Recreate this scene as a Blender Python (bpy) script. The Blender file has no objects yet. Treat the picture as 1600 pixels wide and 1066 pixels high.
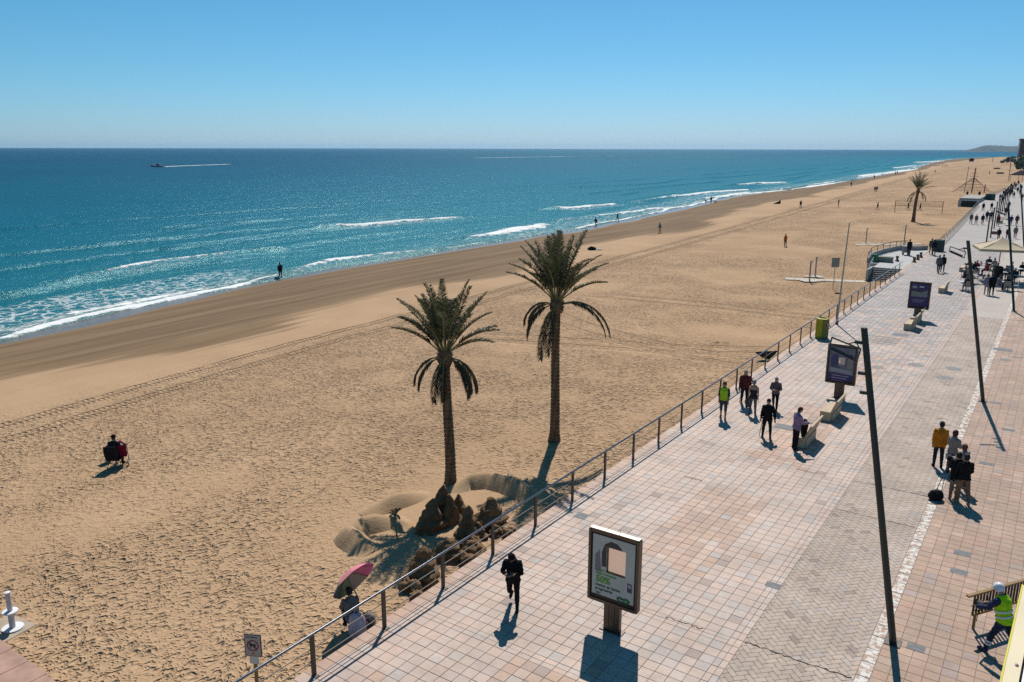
import bpy, bmesh, math, random
import numpy as np
from mathutils import Vector, Matrix
random.seed(7); rng = np.random.default_rng(11)
R = math.radians
S = bpy.context.scene
COL = S.collection

# ------------------------------------------------------------------ camera
CAMH = 11.8
FOC = 1260.0                       # focal length in pixels of a 1600 px wide frame
PITCH = math.atan(301.5 / FOC); YAW = R(34.3)
cam_d = bpy.data.cameras.new('camera'); cam = bpy.data.objects.new('camera', cam_d); COL.objects.link(cam)
cam.location = (0, 0, CAMH)
cam.rotation_euler = (R(90) - PITCH, R(-0.12), YAW)
cam_d.sensor_width = 36.0; cam_d.lens = 36.0 * FOC / 1600.0
cam_d.clip_start = 0.1; cam_d.clip_end = 90000
S.camera = cam

# ------------------------------------------------------------------ sky and sun
SUN_EL = R(50); SUN_AZ = R(-25)    # azimuth measured from +Y towards +X
w = bpy.data.worlds.new('World'); S.world = w; w.use_nodes = True
wn = w.node_tree; wn.nodes.clear()
wo = wn.nodes.new('ShaderNodeOutputWorld'); bg = wn.nodes.new('ShaderNodeBackground')
sk = wn.nodes.new('ShaderNodeTexSky'); sk.sky_type = 'NISHITA'; sk.sun_disc = False
sk.sun_elevation = SUN_EL; sk.sun_rotation = SUN_AZ
sk.air_density = 1.0; sk.dust_density = 0.2; sk.ozone_density = 4.5; sk.altitude = 10
# one response curve per channel for the whole sky, as the camera's colour profile renders it
spl = wn.nodes.new('ShaderNodeSeparateColor'); cmb = wn.nodes.new('ShaderNodeCombineColor'); wn.links.new(sk.outputs[0], spl.inputs[0])
SKY_STRENGTH = 0.09
def _w(op, x, y):
    n_ = wn.nodes.new('ShaderNodeMath'); n_.operation = op
    for q_, v_ in enumerate((x, y)):
        if isinstance(v_, (int, float)): n_.inputs[q_].default_value = v_
        else: wn.links.new(v_, n_.inputs[q_])
    return n_.outputs[0]
for i, (k, pw, pr) in enumerate(((.0208, 1.4, 0.0), (.0640, 1.15, -.1), (.0830, .9, .2))):
    v_ = _w('POWER', spl.outputs[i], pw)
    if pr: v_ = _w('MULTIPLY', v_, _w('POWER', spl.outputs[0], pr))
    wn.links.new(_w('MULTIPLY', v_, k / SKY_STRENGTH), cmb.inputs[i])
wn.links.new(cmb.outputs[0], bg.inputs[0]); bg.inputs[1].default_value = SKY_STRENGTH
wn.links.new(bg.outputs[0], wo.inputs[0])
sun_d = bpy.data.lights.new('sun', 'SUN'); sun_d.energy = 5.0; sun_d.angle = R(0.53); sun_d.color = (1, .935, .84)
sun = bpy.data.objects.new('sun', sun_d); COL.objects.link(sun)
SUNV = Vector((math.sin(SUN_AZ) * math.cos(SUN_EL), math.cos(SUN_AZ) * math.cos(SUN_EL), math.sin(SUN_EL)))
sun.rotation_euler = SUNV.to_track_quat('Z', 'Y').to_euler(); sun.location = (-20, 40, 60)
S.view_settings.view_transform = 'Standard'; S.view_settings.look = 'None'
S.view_settings.exposure = 0.0; S.view_settings.gamma = 1.0; S.view_settings.use_curve_mapping = False
S.render.engine = 'CYCLES'
S.cycles.use_denoising = False; S.cycles.max_bounces = 5; S.cycles.diffuse_bounces = 2; S.cycles.glossy_bounces = 2
S.cycles.sample_clamp_direct = 4; S.cycles.sample_clamp_indirect = 4; S.cycles.caustics_reflective = False

# ------------------------------------------------------------------ measuring: a point of the photograph onto a level plane
_f = np.array([-math.sin(YAW) * math.cos(PITCH), math.cos(YAW) * math.cos(PITCH), -math.sin(PITCH)])
_r = np.array([math.cos(YAW), math.sin(YAW), 0.0]); _u = np.cross(_r, _f)
def G(px, py, z=0.0):
    d = _f + _r * (px - 800) / FOC - _u * (py - 533) / FOC
    t = (z - CAMH) / d[2]
    return Vector((d[0] * t, d[1] * t, z))
def proj(p):
    q = np.asarray(p, float) - np.array([0, 0, CAMH]); zz = q @ _f
    return 800 + FOC * (q @ _r) / zz, 533 - FOC * (q @ _u) / zz

# ------------------------------------------------------------------ materials
MATS = {}
def nodes(m): return m.node_tree.nodes, m.node_tree.links
def mat(name, col, rough=.8, var=.0, vscale=6.0, bump=0.0, bscale=20.0, metal=0.0, spec=.3, dirt=None, coords='Object', sheen=0):
    if name in MATS: return MATS[name]
    m = bpy.data.materials.new(name); m.use_nodes = True
    N, L = nodes(m); b = N['Principled BSDF']
    b.inputs['Base Color'].default_value = (*col, 1); b.inputs['Roughness'].default_value = rough
    b.inputs['Metallic'].default_value = metal; b.inputs['Specular IOR Level'].default_value = spec
    tc = N.new('ShaderNodeTexCoord')
    if var > 0:
        n = N.new('ShaderNodeTexNoise'); n.inputs['Scale'].default_value = vscale; n.inputs['Detail'].default_value = 5
        L.new(tc.outputs[coords], n.inputs['Vector'])
        r = N.new('ShaderNodeValToRGB'); r.color_ramp.elements[0].position = .3; r.color_ramp.elements[1].position = .72
        d = dirt or tuple(c * (1 - var) for c in col)
        r.color_ramp.elements[0].color = (*d, 1); r.color_ramp.elements[1].color = (*[min(1, c * (1 + var * .5)) for c in col], 1)
        L.new(n.outputs[0], r.inputs[0]); L.new(r.outputs[0], b.inputs['Base Color'])
    if bump > 0:
        n2 = N.new('ShaderNodeTexNoise'); n2.inputs['Scale'].default_value = bscale; n2.inputs['Detail'].default_value = 4
        L.new(tc.outputs[coords], n2.inputs['Vector'])
        bp = N.new('ShaderNodeBump'); bp.inputs['Strength'].default_value = bump; bp.inputs['Distance'].default_value = .03
        L.new(n2.outputs[0], bp.inputs['Height']); L.new(bp.outputs[0], b.inputs['Normal'])
    MATS[name] = m; return m
def cloth(col): 
    return mat('cloth_%02x%02x%02x' % tuple(int(c * 255) for c in col), col, .9, .25, 9, .35, 14, spec=.1)

# ------------------------------------------------------------------ mesh helpers
def tag(o, label=None, cat=None, group=None, kind=None):
    if label: o['label'] = label
    if cat: o['category'] = cat
    if group: o['group'] = group
    if kind: o['kind'] = kind
    return o
def link(name, me, parent=None, loc=None, rz=None):
    o = bpy.data.objects.new(name, me); COL.objects.link(o)
    if parent is not None: o.parent = parent
    if loc is not None: o.location = loc
    if rz is not None: o.rotation_euler = (0, 0, rz)
    return o
def thing(name, label, cat, loc=(0, 0, 0), rz=0.0, group=None):
    o = bpy.data.objects.new(name, None); COL.objects.link(o); o.empty_display_size = .2
    o.location = loc; o.rotation_euler = (0, 0, rz)
    return tag(o, label, cat, group)
def frame(d):
    d = Vector(d).normalized(); a = Vector((0, 0, 1)) if abs(d.z) < .9 else Vector((0, 1, 0))
    x = a.cross(d).normalized(); y = d.cross(x).normalized(); return x, y
class MB:
    def __init__(s): s.v = []; s.f = []; s.m = []
    def add(s, vs, fs, mi=0):
        o = len(s.v); s.v += [tuple(v) for v in vs]; s.f += [tuple(i + o for i in f) for f in fs]; s.m += [mi] * len(fs); return s
    def box(s, c, size, rot=None, mi=0, bev=0.0):
        hx, hy, hz = [k / 2 for k in size]; c = Vector(c)
        M = Matrix.Rotation(rot, 3, 'Z') if isinstance(rot, (int, float)) else (rot if rot is not None else Matrix.Identity(3))
        if bev <= 0:
            P = [Vector((x, y, z)) for z in (-hz, hz) for y in (-hy, hy) for x in (-hx, hx)]
            F = [(0, 2, 3, 1), (4, 5, 7, 6), (0, 1, 5, 4), (2, 6, 7, 3), (0, 4, 6, 2), (1, 3, 7, 5)]
            return s.add([c + M @ p for p in P], F, mi)
        P = []; b = bev
        for z, k in ((-hz, b), (-hz + b, 0), (hz - b, 0), (hz, b)):
            P += [Vector((-hx + k, -hy + k, z)), Vector((hx - k, -hy + k, z)), Vector((hx - k, hy - k, z)), Vector((-hx + k, hy - k, z))]
        F = [(3, 2, 1, 0), (12, 13, 14, 15)]
        for l in range(3):
            for i in range(4):
                j = (i + 1) % 4; F.append((l * 4 + i, l * 4 + j, l * 4 + 4 + j, l * 4 + 4 + i))
        return s.add([c + M @ p for p in P], F, mi)
    def tube(s, pts, rad, seg=8, mi=0, cap=True, flat=1.0):
        pts = [Vector(p) for p in pts]; n = len(pts)
        if not hasattr(rad, '__len__'): rad = [rad] * n
        V = []; x0 = None
        for i, p in enumerate(pts):
            d = (pts[min(i + 1, n - 1)] - pts[max(i - 1, 0)])
            if d.length < 1e-9: d = Vector((0, 0, 1))
            d.normalize()
            if x0 is None: x, y = frame(d)
            else:
                x = (x0 - d * x0.dot(d)).normalized(); y = d.cross(x)
            x0 = x
            for k in range(seg):
                a = 2 * math.pi * k / seg
                V.append(p + x * math.cos(a) * rad[i] + y * math.sin(a) * rad[i] * flat)
        F = []
        for i in range(n - 1):
            for k in range(seg):
                k2 = (k + 1) % seg; F.append((i * seg + k, i * seg + k2, (i + 1) * seg + k2, (i + 1) * seg + k))
        if cap: F.append(tuple(reversed(range(seg)))); F.append(tuple(range((n - 1) * seg, n * seg)))
        return s.add(V, F, mi)
    def lathe(s, prof, seg=16, mi=0, c=(0, 0, 0), cap=True):
        c = Vector(c); V = []; F = []
        for r, z in prof:
            for k in range(seg):
                a = 2 * math.pi * k / seg; V.append(c + Vector((r * math.cos(a), r * math.sin(a), z)))
        for i in range(len(prof) - 1):
            for k in range(seg):
                k2 = (k + 1) % seg; F.append((i * seg + k, i * seg + k2, (i + 1) * seg + k2, (i + 1) * seg + k))
        if cap: F.append(tuple(reversed(range(seg)))); F.append(tuple(range((len(prof) - 1) * seg, len(prof) * seg)))
        return s.add(V, F, mi)
    def prism(s, poly, z0, z1, mi=0, M=None):
        n = len(poly); V = [Vector((x, y, z0)) for x, y in poly] + [Vector((x, y, z1)) for x, y in poly]
        if M is not None: V = [M @ v for v in V]
        F = [tuple(reversed(range(n))), tuple(range(n, 2 * n))] + [(i, (i + 1) % n, n + (i + 1) % n, n + i) for i in range(n)]
        return s.add(V, F, mi)
    def blob(s, c, r, seg=10, rings=7, noise=.12, seed=0, mi=0, sq=1.0):
        rr = random.Random(seed); c = Vector(c); r = Vector(r) if hasattr(r, '__len__') else Vector((r, r, r)); V = []; F = []
        ph = [rr.uniform(0, 6.3) for _ in range(6)]
        for i in range(rings + 1):
            t = math.pi * i / rings
            for k in range(seg):
                a = 2 * math.pi * k / seg
                d = Vector((math.sin(t) * math.cos(a), math.sin(t) * math.sin(a), math.cos(t)))
                q = 1 + noise * (math.sin(3 * d.x + ph[0]) * math.sin(4 * d.y + ph[1]) + .7 * math.sin(5 * d.z + ph[2] + 4 * d.x) + .5 * math.sin(9 * d.y + ph[3]) * math.sin(8 * d.x + ph[4]))
                V.append(c + Vector((d.x * r.x * q, d.y * r.y * q, d.z * r.z * q)))
        for i in range(rings):
            for k in range(seg):
                k2 = (k + 1) % seg; F.append((i * seg + k, (i + 1) * seg + k, (i + 1) * seg + k2, i * seg + k2))
        return s.add(V, F, mi)
    def mesh(s, name, mats, smooth=False):
        me = bpy.data.meshes.new(name); me.from_pydata(s.v, [], s.f)
        if not isinstance(mats, (list, tuple)): mats = [mats]
        for m in mats: me.materials.append(m)
        if len(mats) > 1: me.polygons.foreach_set('material_index', s.m)
        if smooth: me.polygons.foreach_set('use_smooth', [True] * len(me.polygons))
        me.update(); return me
    def build(s, name, mats, parent=None, smooth=False, loc=None, rz=None):
        return link(name, s.mesh(name, mats, smooth), parent, loc, rz)
def np_mesh(name, V, F, m, smooth=True):
    """V (n,3), F (k,4) arrays"""
    me = bpy.data.meshes.new(name); V = np.asarray(V, np.float32); F = np.asarray(F, np.int32)
    me.vertices.add(len(V)); me.vertices.foreach_set('co', V.ravel())
    me.loops.add(F.size); me.loops.foreach_set('vertex_index', F.ravel())
    me.polygons.add(len(F)); me.polygons.foreach_set('loop_start', np.arange(0, F.size, F.shape[1], dtype=np.int32))
    me.materials.append(m); me.update(calc_edges=True)
    me.polygons.foreach_set('use_smooth', np.full(len(F), smooth)); me.validate(); return me
def grid_faces(nr, nc):
    i = np.arange(nr - 1)[:, None] * nc + np.arange(nc - 1)[None, :]
    return np.stack([i, i + 1, i + nc + 1, i + nc], -1).reshape(-1, 4)
def vattr(me, name, arr):
    a = me.attributes.new(name, 'FLOAT', 'POINT'); a.data.foreach_set('value', np.asarray(arr, np.float32).ravel())
def sstep(a, b, x):
    t = np.clip((np.asarray(x, float) - a) / (b - a), 0, 1); return t * t * (3 - 2 * t)
def vnoise(x, y, seed=0):
    """smooth value noise, numpy"""
    x = np.asarray(x, float); y = np.asarray(y, float); xi = np.floor(x).astype(np.int64); yi = np.floor(y).astype(np.int64)
    xf = x - xi; yf = y - yi; u = xf * xf * (3 - 2 * xf); v = yf * yf * (3 - 2 * yf)
    def h(a, b):
        n = (a * 374761393 + b * 668265263 + seed * 1442695041) & 0x7fffffff
        n = ((n ^ (n >> 13)) * 1274126177) & 0x7fffffff
        return ((n ^ (n >> 16)) & 0xffff) / 65535.0
    return (h(xi, yi) * (1 - u) + h(xi + 1, yi) * u) * (1 - v) + (h(xi, yi + 1) * (1 - u) + h(xi + 1, yi + 1) * u) * v

# ------------------------------------------------------------------ the lie of the land
SHY = [-60, 0, 26, 40, 57, 83, 127, 169, 239, 317, 590, 900, 1250, 1500, 1650, 1900, 2300, 3600]
SHX = [-56, -60, -62, -66, -68.5, -69, -69, -73.5, -82, -80, -89, -118, -140, -138, -118, -60, 60, 900]
def shore_x(y): return np.interp(y, SHY, SHX)
def rail_x(y): return np.interp(y, [0, 8, 20, 34, 57, 75, 92, 109, 150, 201, 240, 320, 450, 700], [-12.98, -12.92, -12.80, -12.66, -12.60, -12.66, -12.68, -12.5, -14.0, -16.0, -16.6, -15, -13, -13])
def top_z(y): return -.36 - .8 * sstep(36, 76, y)
def sand_z(x, y):
    x = np.asarray(x, float); y = np.asarray(y, float); xs = shore_x(y); s = x - xs; zt = top_z(y)
    L = np.maximum(rail_x(y) - xs, 30)
    z = np.where(s < 0, -1.85 + .07 * np.maximum(s, -30), np.where(s < 9, -1.85 + .5 * s / 9, np.where(s < 20, -1.35 + .35 * (s - 9) / 11, 0)))
    z2 = -1.0 + (zt + 1.0) * np.clip((s - 20) / (L - 20), 0, 1)
    return np.where(s < 20, z, z2)
WATER = -1.85
# ------------------------------------------------------------------ beach
def make_sand_mat():
    m = bpy.data.materials.new('beach_sand'); m.use_nodes = True; N, L = nodes(m); b = N['Principled BSDF']
    b.inputs['Roughness'].default_value = .95; b.inputs['Specular IOR Level'].default_value = .15
    tc = N.new('ShaderNodeTexCoord')
    def att(n): a = N.new('ShaderNodeAttribute'); a.attribute_name = n; return a.outputs['Fac']
    def noise(sc, det=4, vec=None, rough=.55):
        n = N.new('ShaderNodeTexNoise'); n.inputs['Scale'].default_value = sc; n.inputs['Detail'].default_value = det; n.inputs['Roughness'].default_value = rough
        L.new(vec or tc.outputs['Object'], n.inputs['Vector']); return n.outputs[0]
    def math_(op, a, b_=None, c=None):
        n = N.new('ShaderNodeMath'); n.operation = op
        for i, v in enumerate((a, b_, c)):
            if v is None: continue
            if isinstance(v, (int, float)): n.inputs[i].default_value = v
            else: L.new(v, n.inputs[i])
        return n.outputs[0]
    def mr(v, a, b_, c=0, d=1, smooth=True):
        n = N.new('ShaderNodeMapRange'); n.interpolation_type = 'SMOOTHSTEP' if smooth else 'LINEAR'
        L.new(v, n.inputs[0]); n.inputs[1].default_value = a; n.inputs[2].default_value = b_; n.inputs[3].default_value = c; n.inputs[4].default_value = d
        return n.outputs[0]
    def mapping(scale, rot=0):
        n = N.new('ShaderNodeMapping'); n.inputs['Scale'].default_value = scale; n.inputs['Rotation'].default_value = (0, 0, rot)
        L.new(tc.outputs['Object'], n.inputs['Vector']); return n.outputs[0]
    def mixc(f, a, b_):
        n = N.new('ShaderNodeMix'); n.data_type = 'RGBA'
        if isinstance(f, (int, float)): n.inputs[0].default_value = f
        else: L.new(f, n.inputs[0])
        for s_, v in ((6, a), (7, b_)):
            if isinstance(v, tuple): n.inputs[s_].default_value = (*v, 1)
            else: L.new(v, n.inputs[s_])
        return n.outputs[2]
    foot, wet, tmask = att('foot'), att('wet'), att('trackmask')
    # colour: dry sand, darker where damp, streaked along the shore
    big = noise(.16, 5)
    dry = mixc(mr(big, .35, .68), (.388, .253, .152), (.48, .322, .198))
    dry = mixc(math_('MULTIPLY', mr(noise(.045, 3), .38, .62), .35), dry, (.53, .352, .212))
    dry = mixc(mr(noise(38, 3), .35, .75), dry, (.37, .235, .132))
    strk = noise(1.0, 5, mapping((.9, .045, 1), R(2)), .6)
    wetf = mr(math_('ADD', wet, math_('MULTIPLY', math_('SUBTRACT', strk, .5), 1.3)), .27, .72)
    wetc = mixc(mr(strk, .3, .7), (.142, .090, .050), (.225, .148, .085))
    soak = mr(att('soak'), .35, .9)
    colr = mixc(wetf, dry, wetc); colr = mixc(soak, colr, (.15, .105, .07))
    L.new(colr, b.inputs['Base Color'])
    rg = mr(soak, 0, 1, .95, .22); L.new(rg, b.inputs['Roughness'])
    sp = mr(soak, 0, 1, .15, .5); L.new(sp, b.inputs['Specular IOR Level'])
    # trodden sand: heel-sized hollows of uneven spacing
    dist = N.new('ShaderNodeTexNoise'); dist.inputs['Scale'].default_value = 1.1; dist.inputs['Detail'].default_value = 2; L.new(tc.outputs['Object'], dist.inputs['Vector'])
    vm = N.new('ShaderNodeVectorMath'); vm.operation = 'MULTIPLY_ADD'; L.new(dist.outputs['Color'], vm.inputs[0]); vm.inputs[1].default_value = (.55, .55, 0); L.new(tc.outputs['Object'], vm.inputs[2])
    def hollows(sc, r0, rot, stretch):
        mp = N.new('ShaderNodeMapping'); mp.inputs['Scale'].default_value = (sc, sc * stretch, 0); mp.inputs['Rotation'].default_value = (0, 0, rot); L.new(vm.outputs[0], mp.inputs['Vector'])
        v = N.new('ShaderNodeTexVoronoi'); v.inputs['Scale'].default_value = 1; v.voronoi_dimensions = '2D'; L.new(mp.outputs[0], v.inputs['Vector'])
        sepc = N.new('ShaderNodeSeparateColor'); L.new(v.outputs['Color'], sepc.inputs[0])
        on = mr(sepc.outputs[0], .22, .5)                          # not every cell has a print
        depth = mr(v.outputs['Distance'], .05, r0, 1, 0)
        rim = math_('MULTIPLY', mr(v.outputs['Distance'], r0 * .8, r0 * 1.1), mr(v.outputs['Distance'], r0 * 1.1, r0 * 1.7, 1, 0))
        return math_('MULTIPLY', on, math_('SUBTRACT', math_('MULTIPLY', rim, .28), depth))
    h1 = hollows(4.2, .36, .5, .68); h2 = hollows(6.6, .38, 2.2, 1.4); h3 = hollows(2.9, .25, -.7, .6)
    clump = mr(noise(.3, 4), .32, .56, .5, 1.2)
    hf = math_('MULTIPLY', math_('MULTIPLY', foot, clump), math_('ADD', math_('ADD', math_('MULTIPLY', h1, .054), math_('MULTIPLY', h2, .030)), math_('MULTIPLY', h3, .062)))
    lump = math_('MULTIPLY', noise(2.6, 4), math_('MULTIPLY_ADD', foot, .045, .012))
    # tyre tread of the beach cleaner
    wv = N.new('ShaderNodeTexWave'); wv.wave_type = 'BANDS'; wv.bands_direction = 'Y'; wv.inputs['Scale'].default_value = 1.1; wv.inputs['Distortion'].default_value = 1.2
    L.new(tc.outputs['Object'], wv.inputs['Vector'])
    wob = math_('MULTIPLY', math_('SUBTRACT', noise(.5, 2), .5), .35)
    def rut(name, offs, w_):
        u = math_('ADD', att(name), wob); out = None
        for o_ in offs:
            q = mr(math_('ABSOLUTE', math_('SUBTRACT', u, o_)), w_ * .35, w_, 1, 0); out = q if out is None else math_('MAXIMUM', out, q)
        return out
    trk = math_('MAXIMUM', rut('track_a', (0, .55, 2.1, 2.65), .24), math_('MULTIPLY', math_('MULTIPLY', tmask, .7), math_('MAXIMUM', rut('track_b', (0, .5, 1.9, 2.4), .42), math_('MAXIMUM', rut('track_c', (0, .5, 1.9, 2.4), .42), rut('track_d', (0, .5, 1.9, 2.4), .42)))))
    trk = math_('MULTIPLY', trk, mr(noise(1.3, 3), .3, .5, .35, 1))
    ht = math_('MULTIPLY', trk, math_('MULTIPLY_ADD', wv.outputs['Fac'], .07, -.21))
    hr = math_('MULTIPLY', math_('MULTIPLY', strk, math_('SUBTRACT', 1.0, foot)), .10)      # raked lines of the smooth strip
    fine = math_('MULTIPLY', noise(30, 3), .006)
    H = math_('ADD', math_('ADD', hf, lump), math_('ADD', ht, math_('ADD', hr, fine)))
    bp = N.new('ShaderNodeBump'); bp.inputs['Strength'].default_value = 1.0; bp.inputs['Distance'].default_value = 1.25
    L.new(H, bp.inputs['Height']); L.new(bp.outputs[0], b.inputs['Normal'])
    return m
SANDM = make_sand_mat()
def spaced(a, b, d0, grow, dmax):
    out = [a]; d = d0
    while out[-1] < b: out.append(out[-1] + d); d = min(d * grow, dmax)
    out[-1] = b; return np.array(out)
def sand_masks(X, Y):
    xs = shore_x(Y); s = X - xs
    edge = np.interp(Y, [0, 16, 25, 35, 47, 61, 87, 122, 222, 377, 900], [-40, -40.3, -41.2, -42.3, -42, -43, -44.2, -45.8, -51, -61, -95])
    wob = (vnoise(X * .25, Y * .08, 3) - .5) * 3
    foot = sstep(-2.5, 1.5, X - edge + wob) 
    wlim = np.interp(Y, [0, 22, 30, 38, 44, 56, 81, 115, 209, 424, 900], [-50, -48.5, -46, -46.5, -49.5, -51, -50, -50, -59, -69, -104])
    wet = 1 - sstep(-5, 4, X - wlim + (vnoise(X * .1, Y * .03, 5) - .5) * 9 + (vnoise(X * .3, Y * .09, 6) - .5) * 4)
    soak = 1 - sstep(.4, 3.2, s + (vnoise(Y * .12, X * 0, 9) - .5) * 2)
    main = [(0, 665), (250, 592), (450, 535), (640, 490), (780, 450), (960, 402), (1110, 362), (1300, 310), (1400, 280)]
    P = [G(a_, b_, -.9) for a_, b_ in main]; tr = {'track_a': X - np.interp(Y, [p.y for p in P], [p.x for p in P])}
    for nm, (x0, y0, k, c) in zip(('track_b', 'track_c', 'track_d'), ((-24, 44, .35, .012), (-20, 45.5, -.22, .02), (-30, 62, .12, -.006))):
        yy = y0 + k * (X - x0) + c * (X - x0) ** 2; tr[nm] = (Y - yy) / np.sqrt(1 + (k + 2 * c * (X - x0)) ** 2)
    # the smoothed court round the sand castle
    cx = np.exp(-(((X + 16.6) / 3.0) ** 4 + ((Y - 19.4) / 4.6) ** 4))
    foot = foot * (1 - .95 * cx)
    smooth = sstep(.66, .80, vnoise(X * .11 + 3, Y * .075, 21)); foot = foot * (1 - .6 * smooth)
    tr['trackmask'] = sstep(-36, -31, X) * (1 - sstep(-15.5, -13.8, X)) * (1 - cx); return foot, wet, soak, tr
def make_beach():
    ys = np.concatenate([spaced(-4, 70, .3, 1.0, .3), spaced(70, 260, .4, 1.02, 2.2)[1:], spaced(260, 3600, 2.5, 1.05, 90)[1:]])
    t = np.concatenate([np.linspace(-28, 0, 30)[:-1], np.linspace(0, 30, 110)[:-1], np.linspace(30, 62, 120)])   # metres from the water's edge
    Y, T = np.meshgrid(ys, t, indexing='ij'); XS = shore_x(Y)
    XR = np.interp(Y, [-10, 200, 300, 520, 1000, 1500, 2300, 3600], [-11, -11, -2, 8, 60, 200, 700, 1500])
    X = np.where(T < 0, XS + T, XS + (XR - XS) * T / 62.0)
    Z = sand_z(X, Y)
    s = X - XS
    und = (vnoise(X * .35, Y * .35, 1) - .5) * .07 + (vnoise(X * .12, Y * .09, 2) - .5) * .16
    Z = Z + und * sstep(8, 25, s) * (1 - sstep(-1.6, -.2, X - rail_x(Y))) 
    Z = Z - .1 * sstep(-.9, -.1, X - rail_x(Y)) 
    foot, wet, soak, tr = sand_masks(X, Y)
    me = np_mesh('beach', np.stack([X, Y, Z], -1).reshape(-1, 3), grid_faces(*X.shape), SANDM)
    vattr(me, 'foot', foot); vattr(me, 'wet', wet); vattr(me, 'soak', soak)
    for k_, v_ in tr.items(): vattr(me, k_, v_)
    tag(link('beach', me), 'wide golden beach full of footprints beside the sea', None, None, 'structure')
make_beach()
def SZ(p):  # put a measured point on the sand
    for _ in range(4):
        z = float(sand_z(p[0], p[1]))
    return z
def GS(px, py, dz=0.0):
    z = -.6
    for _ in range(12):
        p = G(px, py, z); z = float(sand_z(p.x, p.y))
    return Vector((p.x, p.y, z + dz))

# ------------------------------------------------------------------ sea
def make_sea_mat():
    m = bpy.data.materials.new('sea_water'); m.use_nodes = True; N, L = nodes(m); b = N['Principled BSDF']
    tc = N.new('ShaderNodeTexCoord')
    def att(n): a = N.new('ShaderNodeAttribute'); a.attribute_name = n; return a.outputs['Fac']
    def noise(sc, det, scale=(1, 1, 1), rot=0.0, rough=.55):
        mp = N.new('ShaderNodeMapping'); mp.inputs['Scale'].default_value = scale; mp.inputs['Rotation'].default_value = (0, 0, rot); L.new(tc.outputs['Object'], mp.inputs['Vector'])
        n = N.new('ShaderNodeTexNoise'); n.inputs['Scale'].default_value = sc; n.inputs['Detail'].default_value = det; n.inputs['Roughness'].default_value = rough
        L.new(mp.outputs[0], n.inputs['Vector']); return n.outputs[0]
    def math_(op, a, b_=None, c=None):
        n = N.new('ShaderNodeMath'); n.operation = op
        for i, v in enumerate((a, b_, c)):
            if v is None: continue
            if isinstance(v, (int, float)): n.inputs[i].default_value = v
            else: L.new(v, n.inputs[i])
        return n.outputs[0]
    def mr(v, a, b_, c=0.0, d=1.0):
        n = N.new('ShaderNodeMapRange'); n.interpolation_type = 'SMOOTHSTEP'
        L.new(v, n.inputs[0]); n.inputs[1].default_value = a; n.inputs[2].default_value = b_; n.inputs[3].default_value = c; n.inputs[4].default_value = d
        return n.outputs[0]
    def mixc(f, a, b_):
        n = N.new('ShaderNodeMix'); n.data_type = 'RGBA'; L.new(f, n.inputs[0])
        for s_, v in ((6, a), (7, b_)):
            if isinstance(v, tuple): n.inputs[s_].default_value = (*v, 1)
            else: L.new(v, n.inputs[s_])
        return n.outputs[2]
    sh = att('shallow'); fo = att('foam'); lace = att('lace')
    patch = noise(.012, 4, (1, .45, 1))
    deep = mixc(mr(patch, .35, .68), (.0001, .026, .066), (.0002, .038, .084))
    deep = mixc(att('midwater'), deep, (.002, .108, .155))
    col = mixc(sh, deep, (.014, .126, .152))
    col = mixc(mr(sh, .75, 1.0), col, (.075, .14, .125))
    chop = noise(.55, 6, (1.25, .55, 1), R(3), .62)
    fine = noise(2.6, 5, (1.2, .7, 1), R(-8), .65)
    swell = noise(.085, 2, (1.6, .34, 1), R(4))
    # foam: solid along crests, lacy behind them
    fn = noise(1.7, 6, (1, .55, 1), 0, .7)
    fc_ = noise(.45, 4, (1, .6, 1), 0, .6)
    fm = mr(math_('ADD', math_('ADD', fo, math_('MULTIPLY', math_('SUBTRACT', fn, .5), 1.25)), math_('MULTIPLY', math_('SUBTRACT', fc_, .5), .9)), .45, .70)
    fm = math_('MULTIPLY', fm, mr(fo, .02, .12))
    vor = N.new('ShaderNodeTexVoronoi'); vor.feature = 'DISTANCE_TO_EDGE'; vor.inputs['Scale'].default_value = .75
    dn = N.new('ShaderNodeTexNoise'); dn.inputs['Scale'].default_value = .9; dn.inputs['Detail'].default_value = 4; L.new(tc.outputs['Object'], dn.inputs['Vector'])
    vm = N.new('ShaderNodeVectorMath'); vm.operation = 'MULTIPLY_ADD'; L.new(dn.outputs['Color'], vm.inputs[0]); vm.inputs[1].default_value = (2.2, 3.0, 0); L.new(tc.outputs['Object'], vm.inputs[2])
    L.new(vm.outputs[0], vor.inputs['Vector'])
    web = mr(vor.outputs['Distance'], .0, .13, 1, 0)
    lm = math_('MULTIPLY', mr(math_('ADD', math_('MULTIPLY', lace, 1.0), math_('MULTIPLY', math_('SUBTRACT', fn, .5), 1.0)), .42, .8), math_('MULTIPLY', web, .62))
    foam = math_('MAXIMUM', fm, lm)
    cap = noise(.35, 7, (1.3, .5, 1), R(5), .68); patchy = noise(.02, 2)   # scattered small whitecaps
    H = math_('ADD', math_('ADD', math_('MULTIPLY', swell, .8), math_('MULTIPLY', chop, .41)), math_('MULTIPLY', fine, .085))
    H = math_('ADD', H, math_('MULTIPLY', foam, .10))
    bp = N.new('ShaderNodeBump'); bp.inputs['Strength'].default_value = 1.0; bp.inputs['Distance'].default_value = 1.0
    L.new(H, bp.inputs['Height'])
    # body colour of the water, a thin mirror of the sky and sun on its facets, dull white foam
    df = N.new('ShaderNodeBsdfDiffuse'); L.new(col, df.inputs[0]); gl = N.new('ShaderNodeBsdfGlossy'); gl.inputs['Roughness'].default_value = .19; gl.inputs['Color'].default_value = (.55, .92, 1, 1); L.new(bp.outputs[0], gl.inputs['Normal'])
    fr = N.new('ShaderNodeFresnel'); fr.inputs['IOR'].default_value = 1.33; L.new(bp.outputs[0], fr.inputs['Normal'])
    fk = math_('MINIMUM', math_('MULTIPLY', fr.outputs[0], .85), .20)
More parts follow.
